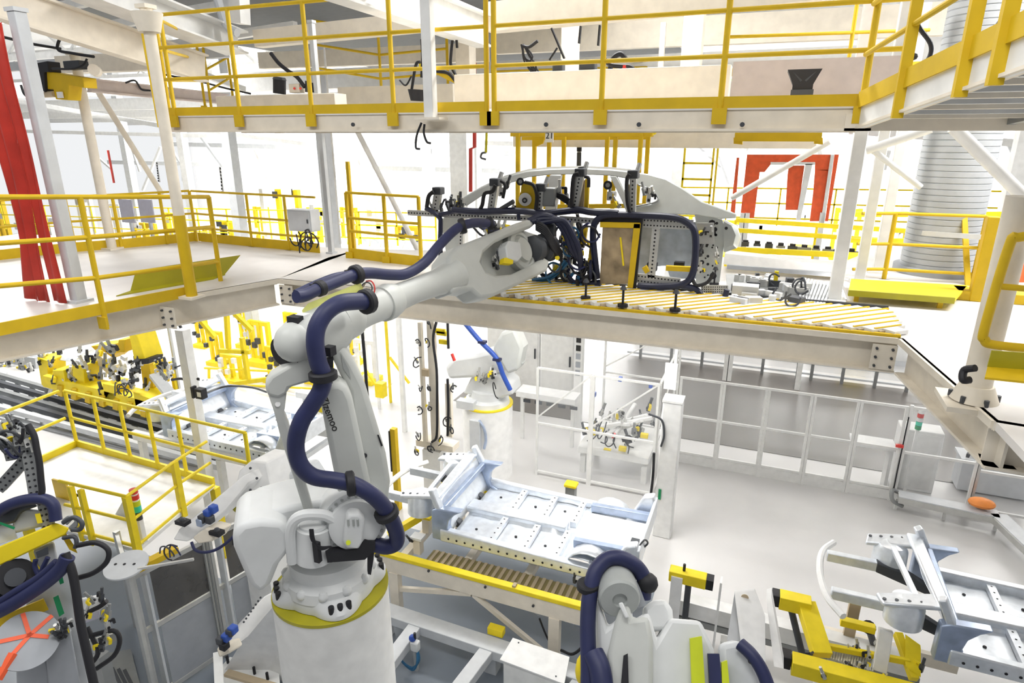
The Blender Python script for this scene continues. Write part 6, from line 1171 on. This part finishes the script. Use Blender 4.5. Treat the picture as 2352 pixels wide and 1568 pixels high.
# ---------------------------------------------------------------- near gripper at the left edge
t=thing('tool_gripper','drilled grey gripper with yellow arm and navy cables at the lower left corner','gripper',D(80,1300,5.2)); ng=t
nl=(CAM-D(80,1250,5.2)).normalized()
def N(px,py,d=5.2): return D(px,py,d)
def nb(a,b,w,h,rows=2,d=5.2,name='drilled_beam'):
    g=G(); perf(g,N(*a,d),N(*b,d),w,h,nl,.045,.010,rows=rows); return g.out(name,['alud','hole'],ng)
nb((62,1000),(85,1135),.11,.1,3); nb((0,1120),(62,1052),.09,.08,2); nb((20,1040),(78,1020),.13,.1,3); nb((100,1148),(112,1212),.09,.08,3,5.1); nb((0,985),(60,1005),.16,.1,2,5.3)
G().prism([N(*q) for q in ((58,1143),(85,1105),(96,1142),(92,1150))],-nl*.05).out('end_plate','alud',ng)
rnd=random.Random(70)
for k in range(12): clamp_unit(ng,N(rnd.uniform(0,70),rnd.uniform(975,1020),5.1),.6,rnd)
for k in range(8): loop(ng,N(rnd.uniform(5,60),rnd.uniform(985,1030),5.1),rnd.uniform(.05,.1),rnd.choice(['black','dark','alu','navy']),.012,rnd)
def nc(pts,r,m,name='cable',d=5.0): return G().tube([N(x,y,d) for x,y in pts],r,12,5).out(name,m,ng)
nc([(64,975),(78,1000),(84,1030),(90,1060),(94,1100),(96,1130),(85,1148),(60,1150)],.024,'black'); nc([(-10,1180),(20,1160),(60,1148),(100,1146),(122,1160),(128,1195)],.045,'navy')
G().prism([N(*q,5.05) for q in ((-20,1170),(40,1152),(90,1160),(50,1175),(35,1200),(-20,1210))],-nl*.1).out('dark_cover','dark',ng,bevel=.02)
G().prism([N(*q,5.0) for q in ((-20,1262),(128,1200),(160,1212),(150,1228),(-20,1308))],-nl*.14).out('yellow_arm','lemon',ng,bevel=.012)
G().prism([N(*q,5.05) for q in ((140,1228),(150,1222),(172,1255),(178,1270),(160,1262))],-nl*.05).out('yellow_bracket','yellow',ng); G().prism([N(*q,5.1) for q in ((28,1165),(90,1170),(110,1205),(30,1225))],-nl*.15).out('valve_body','lgrey',ng,bevel=.02); G().prism([N(*q,5.0) for q in ((80,1180),(92,1178),(98,1200),(86,1202))],-nl*.05).out('yellow_block','lemon',ng)
G().prism([N(*q,5.1) for q in ((-20,1195),(30,1205),(40,1235),(-20,1255))],-nl*.1).out('grey_box','lgrey',ng); G().prism([N(*q,5.0) for q in ((0,1198),(35,1210),(32,1216),(0,1204))],nl*.01).out('green_label','green',ng)
for a,r in (((35,1325),.14),((14,1345),.12)): G().cyl(N(*a,5.15),N(*a,5.0),r,n=24).out('rubber_wheel','black',ng); G().cyl(N(*a,5.0),N(*a,4.97),r*.5,n=18).out('wheel_hub','dark',ng)
G().prism([N(*q,5.1) for q in ((75,1262),(125,1240),(135,1290),(90,1305))],-nl*.1).out('valve_body','lgrey',ng,bevel=.02); G().prism([N(*q,5.0) for q in ((82,1268),(110,1255),(112,1272),(86,1282))],-nl*.08).out('dark_block','dark',ng)
nc([(-20,1412),(40,1380),(100,1340),(140,1305),(155,1278)],.055,'navy',d=4.9); nc([(-20,1395),(30,1362),(90,1325),(130,1290)],.03,'navy',d=4.9); nc([(150,1270),(165,1310),(175,1360),(185,1430),(200,1500),(222,1600)],.032,'black',d=4.9)
nc([(110,1280),(100,1300),(90,1320),(80,1300),(82,1285)],.018,'navy'); nc([(145,1200),(170,1188),(188,1200),(184,1215),(165,1216)],.018,'dark'); nc([(178,1252),(220,1246),(248,1262),(245,1290),(215,1315),(175,1328)],.02,'black')
for k in range(5): nc([(145+k*2,1195+k*2),(160+k*3,1186),(175,1195+k*3),(160,1212)],.01,'alud')
nc([(145,1235),(170,1232),(176,1245),(172,1258)],.016,'dark')
# paddle with orange tape, grey boxes and side plate below
t2=thing('taped_paddle','grey round paddle marked with a star of orange tape at the lower left','paddle',N(65,1470,4.9)); pc_=N(62,1470,4.9); n2=(CAM-pc_).normalized(); n2=(n2+V((.1,.1,.35))).normalized(); g=G(); g.cyl(pc_-n2*.02,pc_,.215,n=40); g.out('disc','grey',t2)
def onp(px,py): return PL(px,py,pc_+n2*.004,n2)
c_=onp(68,1458)
for q in ((52,1408),(120,1413),(112,1462),(-5,1474),(20,1512)): G().bar(c_,onp(*q),.03,.004,n2).out('tape_strip','tape',t2)
G().bar(onp(30,1500),N(-5,1560,4.7),.045,.04).out('orange_handle','tape',t2)
t3=thing('gripper_housing','grey sheet housing with green labels beside the thick black cable at lower left','housing',N(150,1450,5.2)); 
G().prism([N(*q,5.25) for q in ((60,1385),(115,1345),(150,1300),(165,1330),(180,1420),(210,1600),(60,1600))],-nl*.12).out('side_plate','lgrey',t3,bevel=.015); G().prism([N(*q,5.1) for q in ((35,1490),(95,1470),(125,1600),(40,1600))],-nl*.1).out('front_box','grey',t3,bevel=.015); G().prism([N(*q,5.05) for q in ((100,1465),(160,1435),(190,1600),(115,1600))],-nl*.1).out('rear_box','grey',t3,bevel=.015); G().prism([N(*q,5.0) for q in ((45,1512),(80,1494),(83,1504),(48,1524))],nl*.03).out('handle_slot','black',t3)
for pl in ([(122,1372),(134,1366),(148,1408),(136,1416)],[(132,1322),(142,1316),(147,1338),(138,1342)]): G().prism([N(*q,5.1) for q in pl],nl*.004).out('green_label','green',t3)
G().prism([N(*q,5.15) for q in ((-20,1425),(100,1375),(112,1400),(-20,1455))],-nl*.1).out('yellow_plate','yellow',t3); G().prism([N(*q,5.12) for q in ((110,1440),(150,1420),(165,1450),(125,1470))],-nl*.1).out('valve','paper',t3,bevel=.01)
rnd=random.Random(77)
for k in range(5): clamp_unit(t3,N(rnd.uniform(118,155),rnd.uniform(1425,1465),5.0),.6,rnd)
t=thing('valve_terminal','white valve terminal with looping black cables right of the thick black cable','valve',N(215,1400,5.6))
G().prism([N(*q,5.6) for q in ((185,1375),(235,1365),(250,1385),(225,1405),(190,1400))],-nl*.1).out('body','paper',t,bevel=.015); G().prism([N(*q,5.6) for q in ((190,1410),(230,1400),(228,1420),(192,1432))],-nl*.08).out('lower_body','lilac',t,bevel=.01); G().prism([N(*q,5.6) for q in ((205,1470),(260,1455),(268,1470),(215,1500))],-nl*.06).out('rail','alu',t)
for k in range(9): clamp_unit(t,N(rnd.uniform(195,250),rnd.uniform(1365,1500),5.5),.6,rnd)
for pts in ([(195,1420),(205,1405),(230,1392),(245,1380)],[(205,1460),(260,1448),(275,1470),(262,1505),(222,1535)],[(200,1440),(215,1470),(225,1500),(205,1530)]): G().tube([N(x,y,5.5) for x,y in pts],.02,10,4).out('cable','black',t)
G().box(N(225,1480,5.8)+V((0,0,-1.6)),(.1,.1,3.0)).out('stand','alud',t)
t=thing('checker_floor_plate','dark ribbed floor plate at the bottom left beyond the gripper','floor plate',Z(230,1560,.1)); G().prism([Z(120,1520,.1),Z(300,1490,.1),Z(340,1640,.1),Z(140,1650,.1)],(0,0,-.08)).out('plate','alud',t)
for k in range(10): G().bar(Z(160+k*14,1520+k*2,.11),Z(190+k*14,1580+k*2,.11),.04,.02).out('rib','dark',t)
# ---------------------------------------------------------------- small pieces belong to the part they sit on
bpy.context.view_layer.update()
def base(o): return o.name.split('.')[0]
def mid(o): return sum((o.matrix_world @ V(c) for c in o.bound_box), V((0,0,0)))/8
NEST = dict(lettering='lower_arm', link_hole='link_rod', arm_hole='lower_arm_rear', arm_slot='lower_arm_rear', arm_recess='lower_arm_rear', vent_slot='shoulder_motor', yellow_dot='shoulder_motor',
 yellow_tag='wrist_motor', casting_lobe='slew_ring', bolt_circle='shoulder_gear', motor_cap='slew_motor', clip_screw='cable_clip', tower_head='clamp_tower', tower_pin='clamp_tower', roller_hub='roller',
 handle='door', latch='door', sill_hole='sill', apron_stud='apron', tail_clip='tail_panel', wheel_hub='rubber_wheel', pad_knob='black_pad', bracket_leg='cable_bracket', blue_cap='body', black_mark='shaft',
 round_opening='yellow_bracket', tray_side='cable_tray', front_cover='arm_housing', dark_slot='front_cover', eye_lug='arm_housing', profile_groove='profile_post', quarter_window_flange='rear_quarter_panel',
 hole='tail_panel', plug='floor_panel', rear_opening='rear_floor', rear_bracket='rear_floor', wire_hoop='tail_panel', number='plate', belt_slats='belt_bed', hook_eye='yellow_rail', piston_head='piston', lens_plate='camera_box', screw='lid', mark='backing')
for r in [o for o in C.objects if o.parent is None and o.children]:
    kids = list(r.children)
    for o in kids:
        pn = NEST.get(base(o))
        if not pn: continue
        c = [k for k in kids if base(k) == pn and k.parent == r]
        if c:
            m = mid(o); o.parent = min(c, key=lambda k: (mid(k)-m).length)
for o in C.objects:
    if '_o' in o: del o['_o']
sc.cycles.max_bounces = 7; sc.cycles.diffuse_bounces = 3
